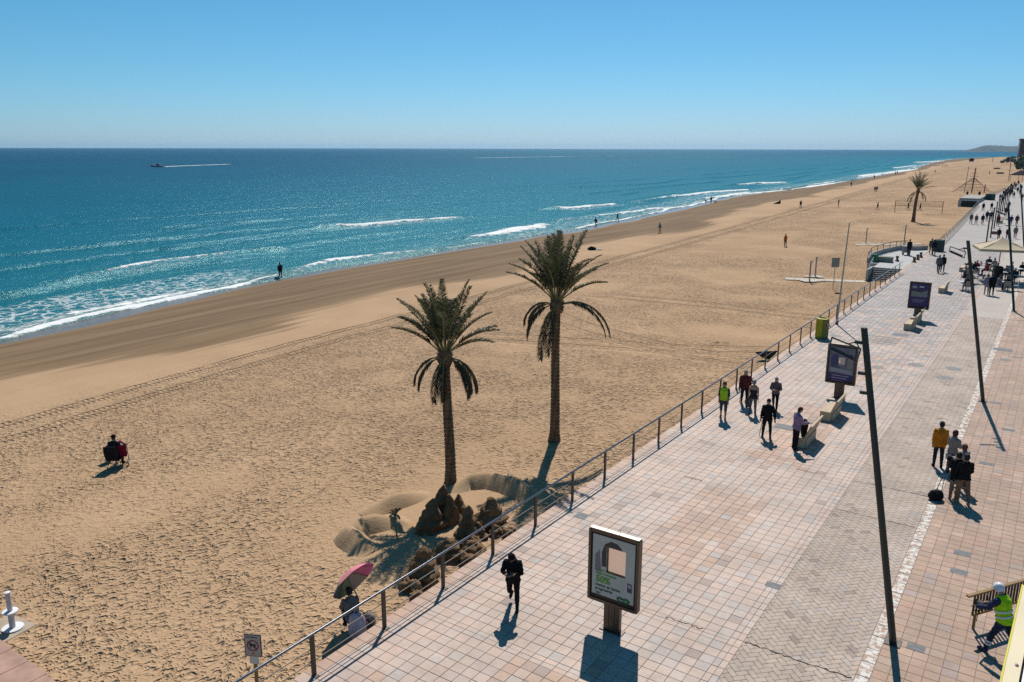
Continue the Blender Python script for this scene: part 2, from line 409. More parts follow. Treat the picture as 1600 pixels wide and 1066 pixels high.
    mx = N.new('ShaderNodeMixShader'); L.new(fk, mx.inputs[0]); L.new(df.outputs[0], mx.inputs[1]); L.new(gl.outputs[0], mx.inputs[2])
    fd = N.new('ShaderNodeBsdfDiffuse'); fd.inputs[0].default_value = (.78, .80, .80, 1); L.new(bp.outputs[0], fd.inputs['Normal'])
    m2 = N.new('ShaderNodeMixShader'); L.new(foam, m2.inputs[0]); L.new(mx.outputs[0], m2.inputs[1]); L.new(fd.outputs[0], m2.inputs[2])
    N.remove(b); L.new(m2.outputs[0], N['Material Output'].inputs['Surface'])
    return m
SEAM = make_sea_mat()
# breaking crests measured in the photograph: polyline, height, foam strength per point, width
CRESTS = [
    ([(-160, 492), (0, 468), (100, 451), (205, 427), (300, 410), (390, 397), (440, 393)], .42, [0, 0, .12, .75, .75, .45, .1], .75),
    ([(500, 360), (530, 357), (610, 350), (690, 343), (740, 340)], .45, [.1, .8, .95, .9, .2], .9),
    ([(270, 392), (420, 372), (560, 352), (640, 344)], .25, [0, .05, .05, 0], .8),
    ([(590, 377), (660, 368), (730, 361)], .2, [.1, .4, .2], .6),
    ([(730, 374), (780, 366), (830, 356), (850, 352)], .4, [.5, .95, .95, .6], 2.4),
    ([(850, 328), (880, 327), (960, 320)], .45, [.3, .95, .8], 1.3),
    ([(420, 440), (520, 408), (600, 398), (680, 392)], .25, [.3, .8, .7, .5], 1.2),
    ([(990, 318), (1040, 310), (1110, 301), (1170, 297)], .5, [.4, .7, 1, .8], 1.4),
    ([(880, 345), (960, 335), (1030, 326)], .35, [.4, .7, .8], 1.2),
    ([(1155, 289), (1225, 285)], .5, [.8, .9], 1.6),
    ([(1240, 296), (1290, 288), (1350, 280)], .5, [1, 1, .8], 2.2),
    ([(1090, 312), (1160, 303), (1230, 297)], .4, [.6, .8, .8], 1.8),
    ([(1340, 275), (1400, 268), (1440, 262)], .5, [.9, 1, .9], 2.6),
    ([(1430, 253), (1480, 250)], .5, [.9, .9], 4.0),
    ([(1395, 262), (1430, 258)], .4, [.8, .8], 2.6),
    ([(0, 560 - 62), (110, 470), (210, 448), (300, 436), (400, 424)], .12, [.1, .35, .35, .2, .1], 1.2),
]
def make_sea():
    ys = np.concatenate([spaced(-40, 110, .55, 1.0, .55), spaced(110, 700, .6, 1.012, 5)[1:], spaced(700, 3400, 6, 1.05, 200)[1:], spaced(3400, 14000, 250, 1.35, 3000)[1:]])
    ys = np.concatenate([[-3000, -1200, -600, -200, -90], ys])
    d = np.concatenate([spaced(-3, 62, .42, 1.0, .42), spaced(62, 400, .5, 1.04, 12)[1:], spaced(400, 14000, 15, 1.25, 2500)[1:]])
    Y, D = np.meshgrid(ys, d, indexing='ij'); XS = shore_x(Y); X = XS - D
    # run-up edge of the last wave, lobed
    lob = (vnoise(Y * .09, Y * 0, 4) - .5) * 2.4 + (vnoise(Y * .3, Y * 0 + 7, 8) - .5) * .7
    amp = sstep(4, 40, D) * (1 - sstep(200, 700, D))
    Z = WATER + .10 * amp * (np.sin(D * .75 + 2.2 * vnoise(X * .05, Y * .03, 31) * 6) * vnoise(X * .06, Y * .025, 33) + (vnoise(X * .5, Y * .2, 34) - .5))
    foam = np.zeros_like(X); lace = np.zeros_like(X)
    for px, h, fs, wd in CRESTS:
        P = [G(a, b_, WATER) for a, b_ in px]; o = np.argsort([p.y for p in P]); py = np.array([P[i].y for i in o]); pxx = np.array([P[i].x for i in o]); fv = np.array([fs[i] for i in o])
        inside = sstep(py[0] - 2, py[0] + .5, Y) * (1 - sstep(py[-1] - .5, py[-1] + 3, Y))
        cx = np.interp(Y, py, pxx) + (vnoise(Y * .25, Y * 0, 12) - .5) * 1.2
        f = np.interp(Y, py, fv) * inside
        q = X - cx                                   # positive towards the beach
        prof = np.where(q > 0, np.exp(-(q / (wd * .8)) ** 2), np.exp(-(q / (wd * 2.4)) ** 2))
        Z = Z + h * prof * inside
        foam = np.maximum(foam, f * np.where(q > 0, np.exp(-(q / (wd * 1.1)) ** 2), np.exp(-(q / (wd * .55)) ** 2)))
        lace = np.maximum(lace, .8 * f * np.exp(-((q - 2.0 * wd) / (2.2 * wd)) ** 2))
    for D0, h_, f_, sd_ in ((13, .22, .30, 1), (21, .30, .26, 2), (31, .34, .22, 3), (44, .36, .12, 4), (60, .34, .05, 5), (80, .32, .03, 6)):
        on = sstep(.38, .62, vnoise(Y * .022 + 9 * sd_, Y * 0, 50 + sd_)); q = (D0 + (vnoise(Y * .02, Y * 0 + sd_, 60) - .5) * 9 + (vnoise(Y * .15, Y * 0 + sd_, 61) - .5) * 1.4) - D
        Z = Z + h_ * on * np.where(q > 0, np.exp(-(q / .9) ** 2), np.exp(-(q / 3.0) ** 2)) * sstep(15, 40, Y)
        foam = np.maximum(foam, f_ * 1.6 * on * vnoise(Y * .12, Y * 0 + 3, 70 + sd_) * np.exp(-(q / .8) ** 2))
    # swash along the water's edge and the lacy water of the near corner
    gaps = .55 + .75 * (vnoise(Y * .045, Y * 0 + 2, 14) - .25)
    nearw = np.interp(Y, [0, 30, 45, 60, 90, 130, 300], [1.5, 1.45, 1.1, .8, .95, .9, 1.0])
    e = D - lob - .6
    foam = np.maximum(foam, nearw * gaps * np.exp(-((e - .9) / .75) ** 2))
    foam = np.maximum(foam, .60 * nearw * gaps * np.exp(-((e - 2.8) / 1.5) ** 2))
    lace = np.maximum(lace, np.interp(Y, [0, 35, 52, 62, 80, 130, 400], [1.15, 1.1, .8, .35, .45, .6, .6]) * sstep(.5, 2.5, e) * (1 - sstep(9, 14, e)))
    Z = Z - .18 * (1 - sstep(0, .5, e)) + .10 * np.exp(-((e - 1) / .9) ** 2)
    shallow = np.exp(-np.maximum(D, 0) / 30.0) * .95
    shallow = np.where(D < 5, np.maximum(shallow, 1 - .04 * D), shallow)
    me = np_mesh('sea', np.stack([X, Y, Z], -1).reshape(-1, 3), grid_faces(*X.shape)[:, ::-1], SEAM)
    vattr(me, 'foam', foam); vattr(me, 'lace', lace); vattr(me, 'shallow', shallow); vattr(me, 'midwater', .95 * np.exp(-np.maximum(D, 0) / 230.0))
    tag(link('sea', me), 'blue green sea with small breakers and sun glitter', None, None, 'structure')
make_sea()
FOAMM = mat('foam_streak', (.75, .8, .82), .8, .3, .4)
def wake(label, px, wd):
    P = [G(a, b_, WATER + .32) for a, b_ in px]; mb = MB(); n = 40; V = []; F = []
    for i in range(n + 1):
        t = i / n * (len(P) - 1); k = min(int(t), len(P) - 2); p = P[k].lerp(P[k + 1], t - k)
        dirn = (P[k + 1] - P[k]).normalized(); nn = Vector((-dirn.y, dirn.x, 0)); ww = wd * (.35 + .65 * random.random()) * (1 - .5 * i / n)
        V += [p - nn * ww + Vector((0, 0, -.2)), p + Vector((0, 0, .12 * random.random())), p + nn * ww + Vector((0, 0, -.2))]
    for i in range(n): F += [(3 * i, 3 * i + 3, 3 * i + 4, 3 * i + 1), (3 * i + 1, 3 * i + 4, 3 * i + 5, 3 * i + 2)]
    mb.add(V, F); o = mb.build('wake', FOAMM); tag(o, label, None, None, 'stuff')
wake('white wake trailing behind the small boat', [(257, 261.5), (290, 260), (360, 257.5)], .7)
wake('long thin white wake near the horizon', [(740, 247), (860, 244.8), (905, 244), (1000, 244.5)], .6)

# far headland across the bay
def make_headland():
    n, k = 160, 26; V = []
    for i in range(n):
        t = i / (n - 1); x = -600 + 1500 * t; prof = sstep(0, .12, t) * (.62 + .38 * vnoise(np.array(t * 9.0), np.array(0.0), 41)) 
        prof *= np.interp(t, [0, .05, .11, .14, .19, .23, .3, .4, 1], [0, .6, .85, .74, .78, 1.0, .86, 1.0, 1.1])
        for j in range(k):
            s_ = j / (k - 1); hgt = float(prof) * 46 * float(sstep(0, .3, s_)) * (.8 + .3 * float(vnoise(np.array(x * .02), np.array(s_ * 12), 42)))
            V.append((x + 60 * s_, 5000 + 900 * s_, WATER - .5 + hgt))
    me = np_mesh('headland', np.array(V), grid_faces(n, k)[:, ::-1], mat('headland_scrub_haze_tint', (.035, .055, .06), .95, .5, .012, dirt=(.08, .085, .085)))  # scrub colour shifted to blue, part of the haze is painted into it
    tag(link('headland', me), 'low wooded headland across the bay', None, None, 'structure')
make_headland()
# ------------------------------------------------------------------ promenade, roadway, footpath
PAL = {  # real tile colours
 'white': [(.505, .385, .325), (.485, .373, .318), (.512, .39, .325), (.468, .365, .315), (.50, .374, .312)],
 'grey': [(.49, .405, .355), (.47, .39, .35), (.43, .365, .335)],
 'pink': [(.525, .38, .31), (.535, .395, .322), (.51, .367, .297)],
 'red': [(.48, .315, .23), (.455, .30, .225), (.50, .34, .255), (.42, .29, .23)],
 'lip': [(.48, .315, .235), (.45, .295, .22), (.50, .345, .265)],
 'brick': [(.455, .365, .305), (.47, .375, .31), (.445, .36, .302), (.48, .382, .312), (.435, .352, .298), (.465, .37, .306)],
 'walk': [(.40, .268, .195), (.412, .278, .205), (.385, .262, .196), (.418, .29, .22), (.41, .262, .188)],
 'mauve': [(.335, .25, .22), (.36, .27, .235)],
 'kerb': [(.44, .30, .235)],
 'far': [(.345, .305, .29), (.325, .29, .28), (.36, .31, .29)],
}
FLAT = [(k, c) for k in PAL for c in PAL[k]]
IDX = {k: [i for i, (kk, _) in enumerate(FLAT) if kk == k] for k in PAL}
def make_tile_mat(name, rough=.62, paint=False):
    m = bpy.data.materials.new(name); m.use_nodes = True; N, L = nodes(m); b = N['Principled BSDF']
    b.inputs['Roughness'].default_value = rough; b.inputs['Specular IOR Level'].default_value = .35
    a = N.new('ShaderNodeAttribute'); a.attribute_name = 'tint'; g = N.new('ShaderNodeNewGeometry')
    def noise(sc, det):
        n = N.new('ShaderNodeTexNoise'); n.inputs['Scale'].default_value = sc; n.inputs['Detail'].default_value = det; n.inputs['Roughness'].default_value = .65
        L.new(g.outputs['Position'], n.inputs['Vector']); return n.outputs[0]
    def mr(v, a_, b_, c, d):
        n = N.new('ShaderNodeMapRange'); n.interpolation_type = 'SMOOTHSTEP'; L.new(v, n.inputs[0])
        for i, q in enumerate((a_, b_, c, d)): n.inputs[i + 1].default_value = q
        return n.outputs[0]
    def mul(x, y):
        n = N.new('ShaderNodeMath'); n.operation = 'MULTIPLY'; L.new(x, n.inputs[0]); L.new(y, n.inputs[1]); return n.outputs[0]
    f = mul(mul(mr(noise(.55, 6), .3, .7, .80, 1.06), mr(noise(4, 5), .3, .72, .90, 1.05)), mr(noise(45, 3), .3, .7, .93, 1.05))
    spots = mr(noise(2.3, 7), .66, .74, 1.0, .72)
    f = mul(mul(f, spots), mr(noise(11, 2), .70, .74, 1.0, .70))
    vm = N.new('ShaderNodeVectorMath'); vm.operation = 'SCALE'; L.new(a.outputs['Color'], vm.inputs[0]); L.new(f, vm.inputs['Scale'])
    out = vm.outputs[0]
    if paint:
        mx = N.new('ShaderNodeMix'); mx.data_type = 'RGBA'
        L.new(mr(noise(5.5, 7), .44, .56, 0, .95), mx.inputs[0]); L.new(out, mx.inputs[6]); mx.inputs[7].default_value = (.66, .645, .60, 1); out = mx.outputs[2]
    L.new(out, b.inputs['Base Color'])
    bp = N.new('ShaderNodeBump'); bp.inputs['Strength'].default_value = .25; bp.inputs['Distance'].default_value = .01; L.new(noise(60, 3), bp.inputs['Height']); L.new(bp.outputs[0], b.inputs['Normal'])
    MATS[name] = m; return m
TILEM = make_tile_mat('paving_tile_clay'); BRICKM = make_tile_mat('brick_paver_clay', .8); KERBM = make_tile_mat('kerb_worn_paint', .85, True)
MORTAR = mat('joint_mortar', (.35, .29, .25), .95, .35, 3)
def far_paving(name, c1, c2, c3):
    m = bpy.data.materials.new(name); m.use_nodes = True; N, L = nodes(m); b = N['Principled BSDF']; b.inputs['Roughness'].default_value = .75
    g = N.new('ShaderNodeNewGeometry'); t = N.new('ShaderNodeTexBrick'); t.offset = 0; t.inputs['Scale'].default_value = 1; t.inputs['Brick Width'].default_value = .33; t.inputs['Row Height'].default_value = .33; t.inputs['Mortar Size'].default_value = .008
    L.new(g.outputs['Position'], t.inputs['Vector']); t.inputs['Color1'].default_value = (*c1, 1); t.inputs['Color2'].default_value = (*c2, 1); t.inputs['Mortar'].default_value = (*c3, 1)
    n = N.new('ShaderNodeTexNoise'); n.inputs['Scale'].default_value = .3; n.inputs['Detail'].default_value = 6; L.new(g.outputs['Position'], n.inputs['Vector'])
    mx = N.new('ShaderNodeMix'); mx.data_type = 'RGBA'; mx.blend_type = 'MULTIPLY'; mx.inputs[0].default_value = 1
    r = N.new('ShaderNodeValToRGB'); r.color_ramp.elements[0].color = (.85, .85, .85, 1); r.color_ramp.elements[0].position = .3; r.color_ramp.elements[1].position = .7
    L.new(n.outputs[0], r.inputs[0]); L.new(t.outputs[0], mx.inputs[6]); L.new(r.outputs[0], mx.inputs[7]); L.new(mx.outputs[2], b.inputs['Base Color'])
    return m
FARP = far_paving('far_paving', (.345, .305, .29), (.325, .295, .28), (.26, .23, .215)); FARW = far_paving('far_walk_paving', (.42, .31, .24), (.44, .32, .25), (.3, .22, .18))
FARB = far_paving('far_road_paving', (.42, .36, .32), (.41, .35, .31), (.33, .28, .25))
YT0, YT1 = 6.2, 112.0
KX = lambda y: np.interp(y, [0, 20, 50, 80, 120, 700], [-2.60, -2.62, -2.67, -2.80, -2.9, -2.9])
RX = -5.18
def slab(name, label, yl, xl, xr, farm):
    n = len(yl); mb = MB()
    V = []
    for i in range(n):
        y = yl[i]; V += [(xl[i], y, -.012), (xr[i], y, -.012), (xl[i], y, -1.9), (xr[i], y, -1.9)]
    F = []; MI = []
    for i in range(n - 1):
        a = 4 * i; b_ = a + 4; F += [(a, a + 1, b_ + 1, b_), (a + 2, a, b_, b_ + 2), (a + 1, a + 3, b_ + 3, b_ + 1)]; MI += [1 if yl[i] >= YT1 - .01 else 0, 2, 2]
    F += [(0, 2, 3, 1), (4 * n - 4, 4 * n - 3, 4 * n - 1, 4 * n - 2)]; MI += [2, 2]
    mb.add(V, F); mb.m = MI
    o = mb.build(name, [MORTAR, farm, mat('slab_concrete', (.42, .39, .35), .9, .3, 2)]); return tag(o, label, None, None, 'structure')
yl = [-8, 8, 20, 34, 57, 75, 92, YT1, 150, 201, 240, 320, 450, 700]
PROM = slab('promenade', 'pale pink tiled promenade along the beach', yl, [float(rail_x(y)) - .29 for y in yl], [RX] * len(yl), FARP)
ROAD = slab('roadway', 'herringbone brick service lane on the promenade', yl, [RX] * len(yl), [float(KX(y)) for y in yl], FARB)
WALK = slab('footpath', 'tan tiled footpath beside the buildings', yl, [float(KX(y)) + .30 for y in yl], [14.0] * len(yl), FARW)
KERB = slab('kerb', 'flush kerb line with worn white paint', yl, [float(KX(y)) for y in yl], [float(KX(y)) + .30 for y in yl], FARW)

MESHC = {}
def tile_mesh(poly, h, bev=.004, drop=.007):
    """bevelled prism of a convex polygon centred on its middle"""
    n = len(poly); cx = sum(p[0] for p in poly) / n; cy = sum(p[1] for p in poly) / n
    inner = []
    for x, y in poly:
        dx, dy = x - cx, y - cy; l = math.hypot(dx, dy) or 1; k = max(0, (l - bev * 1.4) / l); inner.append((dx * k, dy * k))
    V = [(x, y, h) for x, y in inner] + [(x - cx, y - cy, h - drop) for x, y in poly]
    F = [tuple(range(n))] + [(i, n + i, n + (i + 1) % n, (i + 1) % n) for i in range(n)]
    return V, F, cx, cy
def lay(tiles, parent, part, stuffname, m, limit=300):
    """tiles: list of (poly, palette index, height). The 300 that show largest become parts, the rest one part."""
    keyed = []
    for i, (poly, ti, h) in enumerate(tiles):
        cx = sum(p[0] for p in poly) / len(poly); cy = sum(p[1] for p in poly) / len(poly)
        px, py = proj((cx, cy, 0)) if cy > 4 else (-999, -999)
        vis = -10 < px < 1610 and 0 < py < 1075
        keyed.append((0 if vis else 1, cx * cx + cy * cy, i))
    keyed.sort(); single = {k[2] for k in keyed[:limit] if k[0] == 0}
    BV, BF, BC = [], [], []; off = 0
    for i, (poly, ti, h) in enumerate(tiles):
        V, F, cx, cy = tile_mesh(poly, h)
        if i in single:
            key = (part, ti, tuple((round(x - cx, 3), round(y - cy, 3)) for x, y in poly)); me = MESHC.get(key)
            if me is None:
                me = bpy.data.meshes.new(part); me.from_pydata([(x, y, z - h) for x, y, z in V], [], F); me.materials.append(m)
                a = me.attributes.new('tint', 'FLOAT_COLOR', 'FACE'); a.data.foreach_set('color', np.tile([*FLAT[ti][1], 1], len(F)).astype(np.float32)); MESHC[key] = me
            link(part, me, parent, (cx, cy, h))
        else:
            BV += [(x + cx, y + cy, z) for x, y, z in V]; BF += [tuple(q + off for q in f) for f in F]; BC += [(*FLAT[ti][1], 1)] * len(F); off += len(V)
    me = bpy.data.meshes.new(stuffname); me.from_pydata(BV, [], BF); me.materials.append(m)
    a = me.attributes.new('tint', 'FLOAT_COLOR', 'FACE'); a.data.foreach_set('color', np.array(BC, np.float32).ravel()); me.update()
    o = link(stuffname, me, parent); o['kind'] = 'stuff'
rq = random.Random(5)
def pick(*kw):
    r_ = rq.random(); acc = 0
    for k, p in kw:
        acc += p
        if r_ < acc: return rq.choice(IDX[k])
    return rq.choice(IDX[kw[0][0]])
TS = .33; GAP = .0042
STRIPS = [14.4, 17.5, 26.35, 29.5, 38.4, 41.5, 50.4, 53.5, 62.4, 65.5, 74.4, 77.5, 86.4, 89.5]
def prom_tiles():
    T = []; rows = int((YT1 - YT0) / TS)
    def rect(x0, x1, y0, y1, ti):
        T.append(([(x0 + GAP, y0 + GAP), (x1 - GAP, y0 + GAP), (x1 - GAP, y1 - GAP), (x0 + GAP, y1 - GAP)], ti, rq.uniform(-.0025, .002)))
    for r_ in range(rows):
        y0 = YT0 + r_ * TS; y1 = y0 + TS; yc = (y0 + y1) / 2
        xl = float(rail_x(yc)) + .06; xr = RX - .32; n = 22; cw = (xr - xl) / n
        strip = any(abs(yc - s_) < TS / 2 + 1e-6 for s_ in STRIPS)
        inpair = any(STRIPS[i] < yc < STRIPS[i + 1] for i in range(0, len(STRIPS), 2))
        rect(xl - .345, xl, y0, y1, pick(('lip', .85), ('pink', .1), ('grey', .05)))
        for c in range(n):
            x0 = xl + c * cw; x1 = x0 + cw; xc = (x0 + x1) / 2
            patch = float(vnoise(np.array(xc * .35), np.array(yc * .22), 61))
            if strip:
                for q in range(2):
                    ti = pick(('white', .55), ('grey', .2), ('pink', .25)); rect(x0 + q * cw * .5 * ((r_ + c) % 2) * 0, x1, y0 + q * TS / 2, y0 + (q + 1) * TS / 2, ti)
                continue
            if c == 2: ti = pick(('pink', .8), ('white', .2))
            elif 10 <= c <= 16 and not inpair and patch > .28: ti = pick(('red', .72), ('pink', .2), ('grey', .05), ('mauve', .03))
            elif patch < .3: ti = pick(('grey', .30), ('white', .68), ('mauve', .02))
            else: ti = pick(('white', .76), ('grey', .10), ('pink', .12), ('mauve', .01), ('red', .01))
            if rq.random() < .9 * float(sstep(40, 70, yc)): ti = pick(('far', 1))
            rect(x0, x1, y0, y1, ti)
        rect(xr, xr + .16, y0, y1, pick(('white', .6), ('grey', .25), ('pink', .15))); rect(xr + .16, xr + .32, y0, y1, pick(('white', .5), ('grey', .25), ('pink', .25)))
    lay(T, PROM, 'paving_tile', 'paving_tiles', TILEM)
prom_tiles()
def walk_tiles():
    T = []; rows = int((YT1 - YT0) / TS)
    for r_ in range(rows):
        y0 = YT0 + r_ * TS; xl = float(KX(y0)) + .30
        for c in range(13):
            x0 = xl + c * TS; patch = float(vnoise(np.array(x0 * .5), np.array(y0 * .3), 63))
            ti = pick(('mauve', .05), ('red', .05), ('walk', .9)) if patch > .3 else pick(('lip', .35), ('walk', .6), ('mauve', .05))
            T.append(([(x0 + GAP, y0 + GAP), (x0 + TS - GAP, y0 + GAP), (x0 + TS - GAP, y0 + TS - GAP), (x0 + GAP, y0 + TS - GAP)], ti, rq.uniform(-.0025, .002)))
    lay(T, WALK, 'paving_tile', 'paving_tiles', TILEM)
walk_tiles()
def road_bricks():
    W = .15; T = []; c45 = math.sqrt(.5)
    def clip(poly, x0, side):
        out = []
        for i in range(len(poly)):
            p, q = poly[i], poly[(i + 1) % len(poly)]; ip = (p[0] - x0) * side >= 0; iq = (q[0] - x0) * side >= 0
            if ip: out.append(p)
            if ip != iq: t = (x0 - p[0]) / (q[0] - p[0]); out.append((x0, p[1] + t * (q[1] - p[1])))
        return out
    g = .0028
    YB1 = 66.0
    for a in range(-80, 480):
        for b_ in range(-480, 480):
            d = (a - b_) % 4
            if d == 0: u0, u1, v0, v1 = a, a + 2, b_, b_ + 1
            elif d == 3: u0, u1, v0, v1 = a, a + 1, b_, b_ + 2
            else: continue
            uc, vc = (u0 + u1) / 2 * W, (v0 + v1) / 2 * W
            x = (uc - vc) * c45 - 4; y = (uc + vc) * c45 + 10
            if not (YT0 < y < YB1 and RX - .2 < x < -2.4): continue
            P = []
            for uu, vv in ((u0 * W + g, v0 * W + g), (u1 * W - g, v0 * W + g), (u1 * W - g, v1 * W - g), (u0 * W + g, v1 * W - g)):
                P.append(((uu - vv) * c45 - 4, (uu + vv) * c45 + 10))
            P = clip(P, RX + .005, 1); P = clip(P, float(KX(y)) - .005, -1) if len(P) > 2 else P
            if len(P) < 3: continue
            ar = abs(sum(P[i][0] * P[(i + 1) % len(P)][1] - P[(i + 1) % len(P)][0] * P[i][1] for i in range(len(P)))) / 2
            if ar < .004: continue
            wear = sstep(-3.6, -2.7, x) * .55
            ti = pick(('mauve', .03), ('grey', .05 + float(wear) * .3), ('brick', .95))
            T.append((P, ti, rq.uniform(-.003, .002)))
    lay(T, ROAD, 'brick_paver', 'brick_pavers', BRICKM)
    far = MB(); far.add([(RX + .01, YB1 + .1, -.003), (float(KX(66)) - .01, YB1 + .1, -.003), (float(KX(112)) - .01, YT1, -.003), (RX + .01, YT1, -.003)], [(0, 1, 2, 3)])
    far.build('worn_paving', FARB, ROAD)
road_bricks()
def kerb_stones():
    T = []; y = YT0
    while y < 100:
        l = .62; x0 = float(KX(y + l / 2)) + .004; x1 = x0 + .29
        T.append(([(x0, y + .008), (x1, y + .008), (x1, y + l - .008), (x0, y + l - .008)], IDX['kerb'][0], rq.uniform(0, .004))); y += l
    lay(T, KERB, 'kerb_stone', 'kerb_stones', KERBM)
kerb_stones()
# cracked movement joints across the lane and the promenade
CRM = mat('open_joint', (.045, .038, .034), .95)
def crack(parent, x0, x1, y, wd, seed):
    r_ = random.Random(seed); V = []; n = 26
    for i in range(n + 1):
        x = x0 + (x1 - x0) * i / n; yy = y + r_.uniform(-.035, .035); ww = wd * r_.uniform(.15, 1.0)
        V += [(x, yy - ww, .0045), (x, yy + ww, .0045)]
    mb = MB(); mb.add(V, [(2 * i, 2 * i + 2, 2 * i + 3, 2 * i + 1) for i in range(n)]); mb.build('open_joint', CRM, parent)
for y, wd, sd in ((17.75, .035, 1), (26.9, .018, 2), (29.75, .02, 3), (38.5, .012, 6), (41.8, .012, 7)): crack(ROAD, RX + .05, float(KX(y)) - .05, y, wd, sd)
crack(PROM, -7.2, -6.2, 17.68, .025, 8); crack(PROM, -10.4, -9.7, 26.6, .03, 9); crack(PROM, -7.2, -6.4, 29.7, .02, 10)
# covers let into the paving
COVM = mat('cast_iron_cover', (.17, .165, .16), .6, .3, 8, .5, 30, metal=.35); COVB = mat('slate_cover', (.16, .17, .18), .7, .3, 6)
def cover_rect(parent, px, py, sx, sy, m=None):
    p = G(px, py); mb = MB(); mb.box((0, 0, -.002), (sx, sy, .016), bev=.004); mb.box((sx * .3, 0, .0075), (.05, .05, .004)); mb.build('access_cover', m or COVB, parent, loc=(p.x, p.y, 0))
def cover_round(parent, px, py, r_):
    p = G(px, py); mb = MB(); mb.lathe([(r_, -.01), (r_, .004), (r_ * .9, .006), (r_ * .88, .003), (.03, .004)], 24); mb.build('manhole_cover', COVM, parent, loc=(p.x, p.y, 0))
cover_rect(ROAD, 1210, 914, .42, .30); cover_rect(WALK, 1500, 892, .44, .32); cover_rect(WALK, 1505, 863, .44, .32); cover_rect(WALK, 1433, 1011, .40, .3)
cover_rect(PROM, 910, 806, .42, .42); cover_rect(PROM, 1230, 667, .95, .6); cover_round(PROM, 1373, 573, .34); cover_round(PROM, 1432, 569, .42); cover_round(ROAD, 1491, 575, .42); cover_round(ROAD, 1477, 589, .42)
cover_round(PROM, 1306, 524, .36); cover_rect(PROM, 1408, 522, .9, .9); cover_rect(WALK, 1568, 545, 1.0, .7); cover_round(WALK, 1573, 561, .3); cover_rect(PROM, 1332, 498, .8, .5, mat('steel_cover', (.3, .3, .3), .6))
for px, py in ((1556, 628), (1577, 670), (1543, 723), (1590, 557), (1507, 482)): cover_rect(WALK if px > 1530 else ROAD, px, py, .5, .28)
gp = G(1375, 530); mb = MB()
for i in range(5): mb.box((0, -1.0 + i * .5, .004), (2.3, .09, .008))
mb.build('drain_grating', COVB, PROM, loc=(gp.x, gp.y, 0))

# ------------------------------------------------------------------ railings
STEEL = mat('brushed_steel', (.20, .20, .215), .16, metal=.95); DARKST = mat('dark_painted_steel', (.10, .088, .076), .5, .25, 8, metal=.5); WIRE = mat('rail_steel', (.19, .165, .15), .6, metal=.4)
def railing(label, pts, ys_posts, group='steel railings along the promenade edge'):
    """pts: polyline of the rail foot on the paving"""
    t = thing('railing', label, 'railing', (pts[0][0], pts[0][1], 0), 0, group); o = Vector((pts[0][0], pts[0][1], 0))
    for h, r_, nm, m in ((1.05, .034, 'top_rail', STEEL), (.70, .013, 'middle_rail', WIRE), (.37, .013, 'middle_rail', WIRE)):
        mb = MB(); mb.tube([Vector((x, y, h)) - o for x, y in pts], r_, 10); mb.build(nm, m, t, smooth=True)
    mb = MB(); mb.box((0, 0, .515), (.05, .11, 1.03)); mb.box((.045, 0, .006), (.16, .12, .012)); mb.box((0, 0, 1.03), (.05, .05, .02)); pm = mb.mesh('post', DARKST)
    for x, y in ys_posts:
        link('post', pm, t, (x - o.x, y - o.y, 0))
    return t
py_ = [3.9, 6.2, 8.5] + [10.87 + 2.318 * i for i in range(33)]
railing('long steel railing between the near promenade and the sand', [(float(rail_x(y)), y) for y in [2, 8, 14, 20, 27, 34, 45, 57, 66, 75, 86.6]], [(float(rail_x(y)), y) for y in py_ if y < 87])
py2 = list(np.arange(109, 202, 2.4))
railing('far steel railing beyond the round stair platform', [(float(rail_x(y)) + .1, y) for y in [108, 120, 135, 150, 175, 201]], [(float(rail_x(y)) + .1, y) for y in py2])
py3 = list(np.arange(232, 330, 3.0))
railing('most distant railing past the second stairs', [(float(rail_x(y)) + .1, y) for y in [230, 240, 280, 320, 330]], [(float(rail_x(y)) + .1, y) for y in py3])
# ------------------------------------------------------------------ stairs and round platform
CONC = mat('pale_concrete', (.43, .42, .415), .85, .15, 1.5, .15, 10); CONCD = mat('grey_concrete', (.36, .34, .32), .9, .2, 2)
def platform(label, floor_px, stair, wallx):
    P = [G(a, b_, 0) for a, b_ in floor_px]; t = thing('stair_platform', label, 'platform', (P[0].x, P[0].y, 0)); o = Vector((P[0].x, P[0].y, 0))
    poly = [(p.x - o.x, p.y - o.y) for p in P]
    mb = MB(); mb.prism(poly, -2.3, -.004); mb.build('deck', CONC, t)
    return t, o, P
fl = [(1355.7, 409.5), (1361, 401), (1380, 394.5), (1400, 390), (1414, 389.2), (1430, 390), (1449, 389)]
P = [G(a, b_, 0) for a, b_ in fl]
# close the outline along the promenade edge and behind the stairs
rxs = float(rail_x(89)) - .30
poly = [(p.x, p.y) for p in P] + [(rxs, 109.0), (rxs, 88.9), (P[0].x + 1.15, 88.9), (P[0].x + 1.1, P[0].y)]
t = thing('stair_platform', 'round viewing platform with beach stairs and white end wall', 'platform', (rxs, 98, 0)); o = Vector((rxs, 98, 0))
def ccw(p): 
    a = sum(p[i][0] * p[(i + 1) % len(p)][1] - p[(i + 1) % len(p)][0] * p[i][1] for i in range(len(p))); return p if a > 0 else p[::-1]
poly = ccw(poly); mb = MB(); mb.prism([(x - o.x, y - o.y) for x, y in poly], -2.4, -.006); mb.build('deck', CONC, t)
stx0 = P[0].x + 1.2; nst = 7
for i in range(nst):
    mb = MB(); mb.box(((stx0 + rxs) / 2 - o.x, 88.9 - .17 - i * .34 - o.y, -.17 * (i + 1) / 1 - .6), (rxs - stx0 - .02, .34, 1.2)); mb.build('step', mat('stair_stone', (.25, .22, .20), .85, .2, 3), t)
mb = MB(); mb.box((stx0 - .1 - o.x, 87.8 - o.y, -.75), (.18, 2.9, 1.6)); mb.build('stair_cheek_wall', CONC, t)
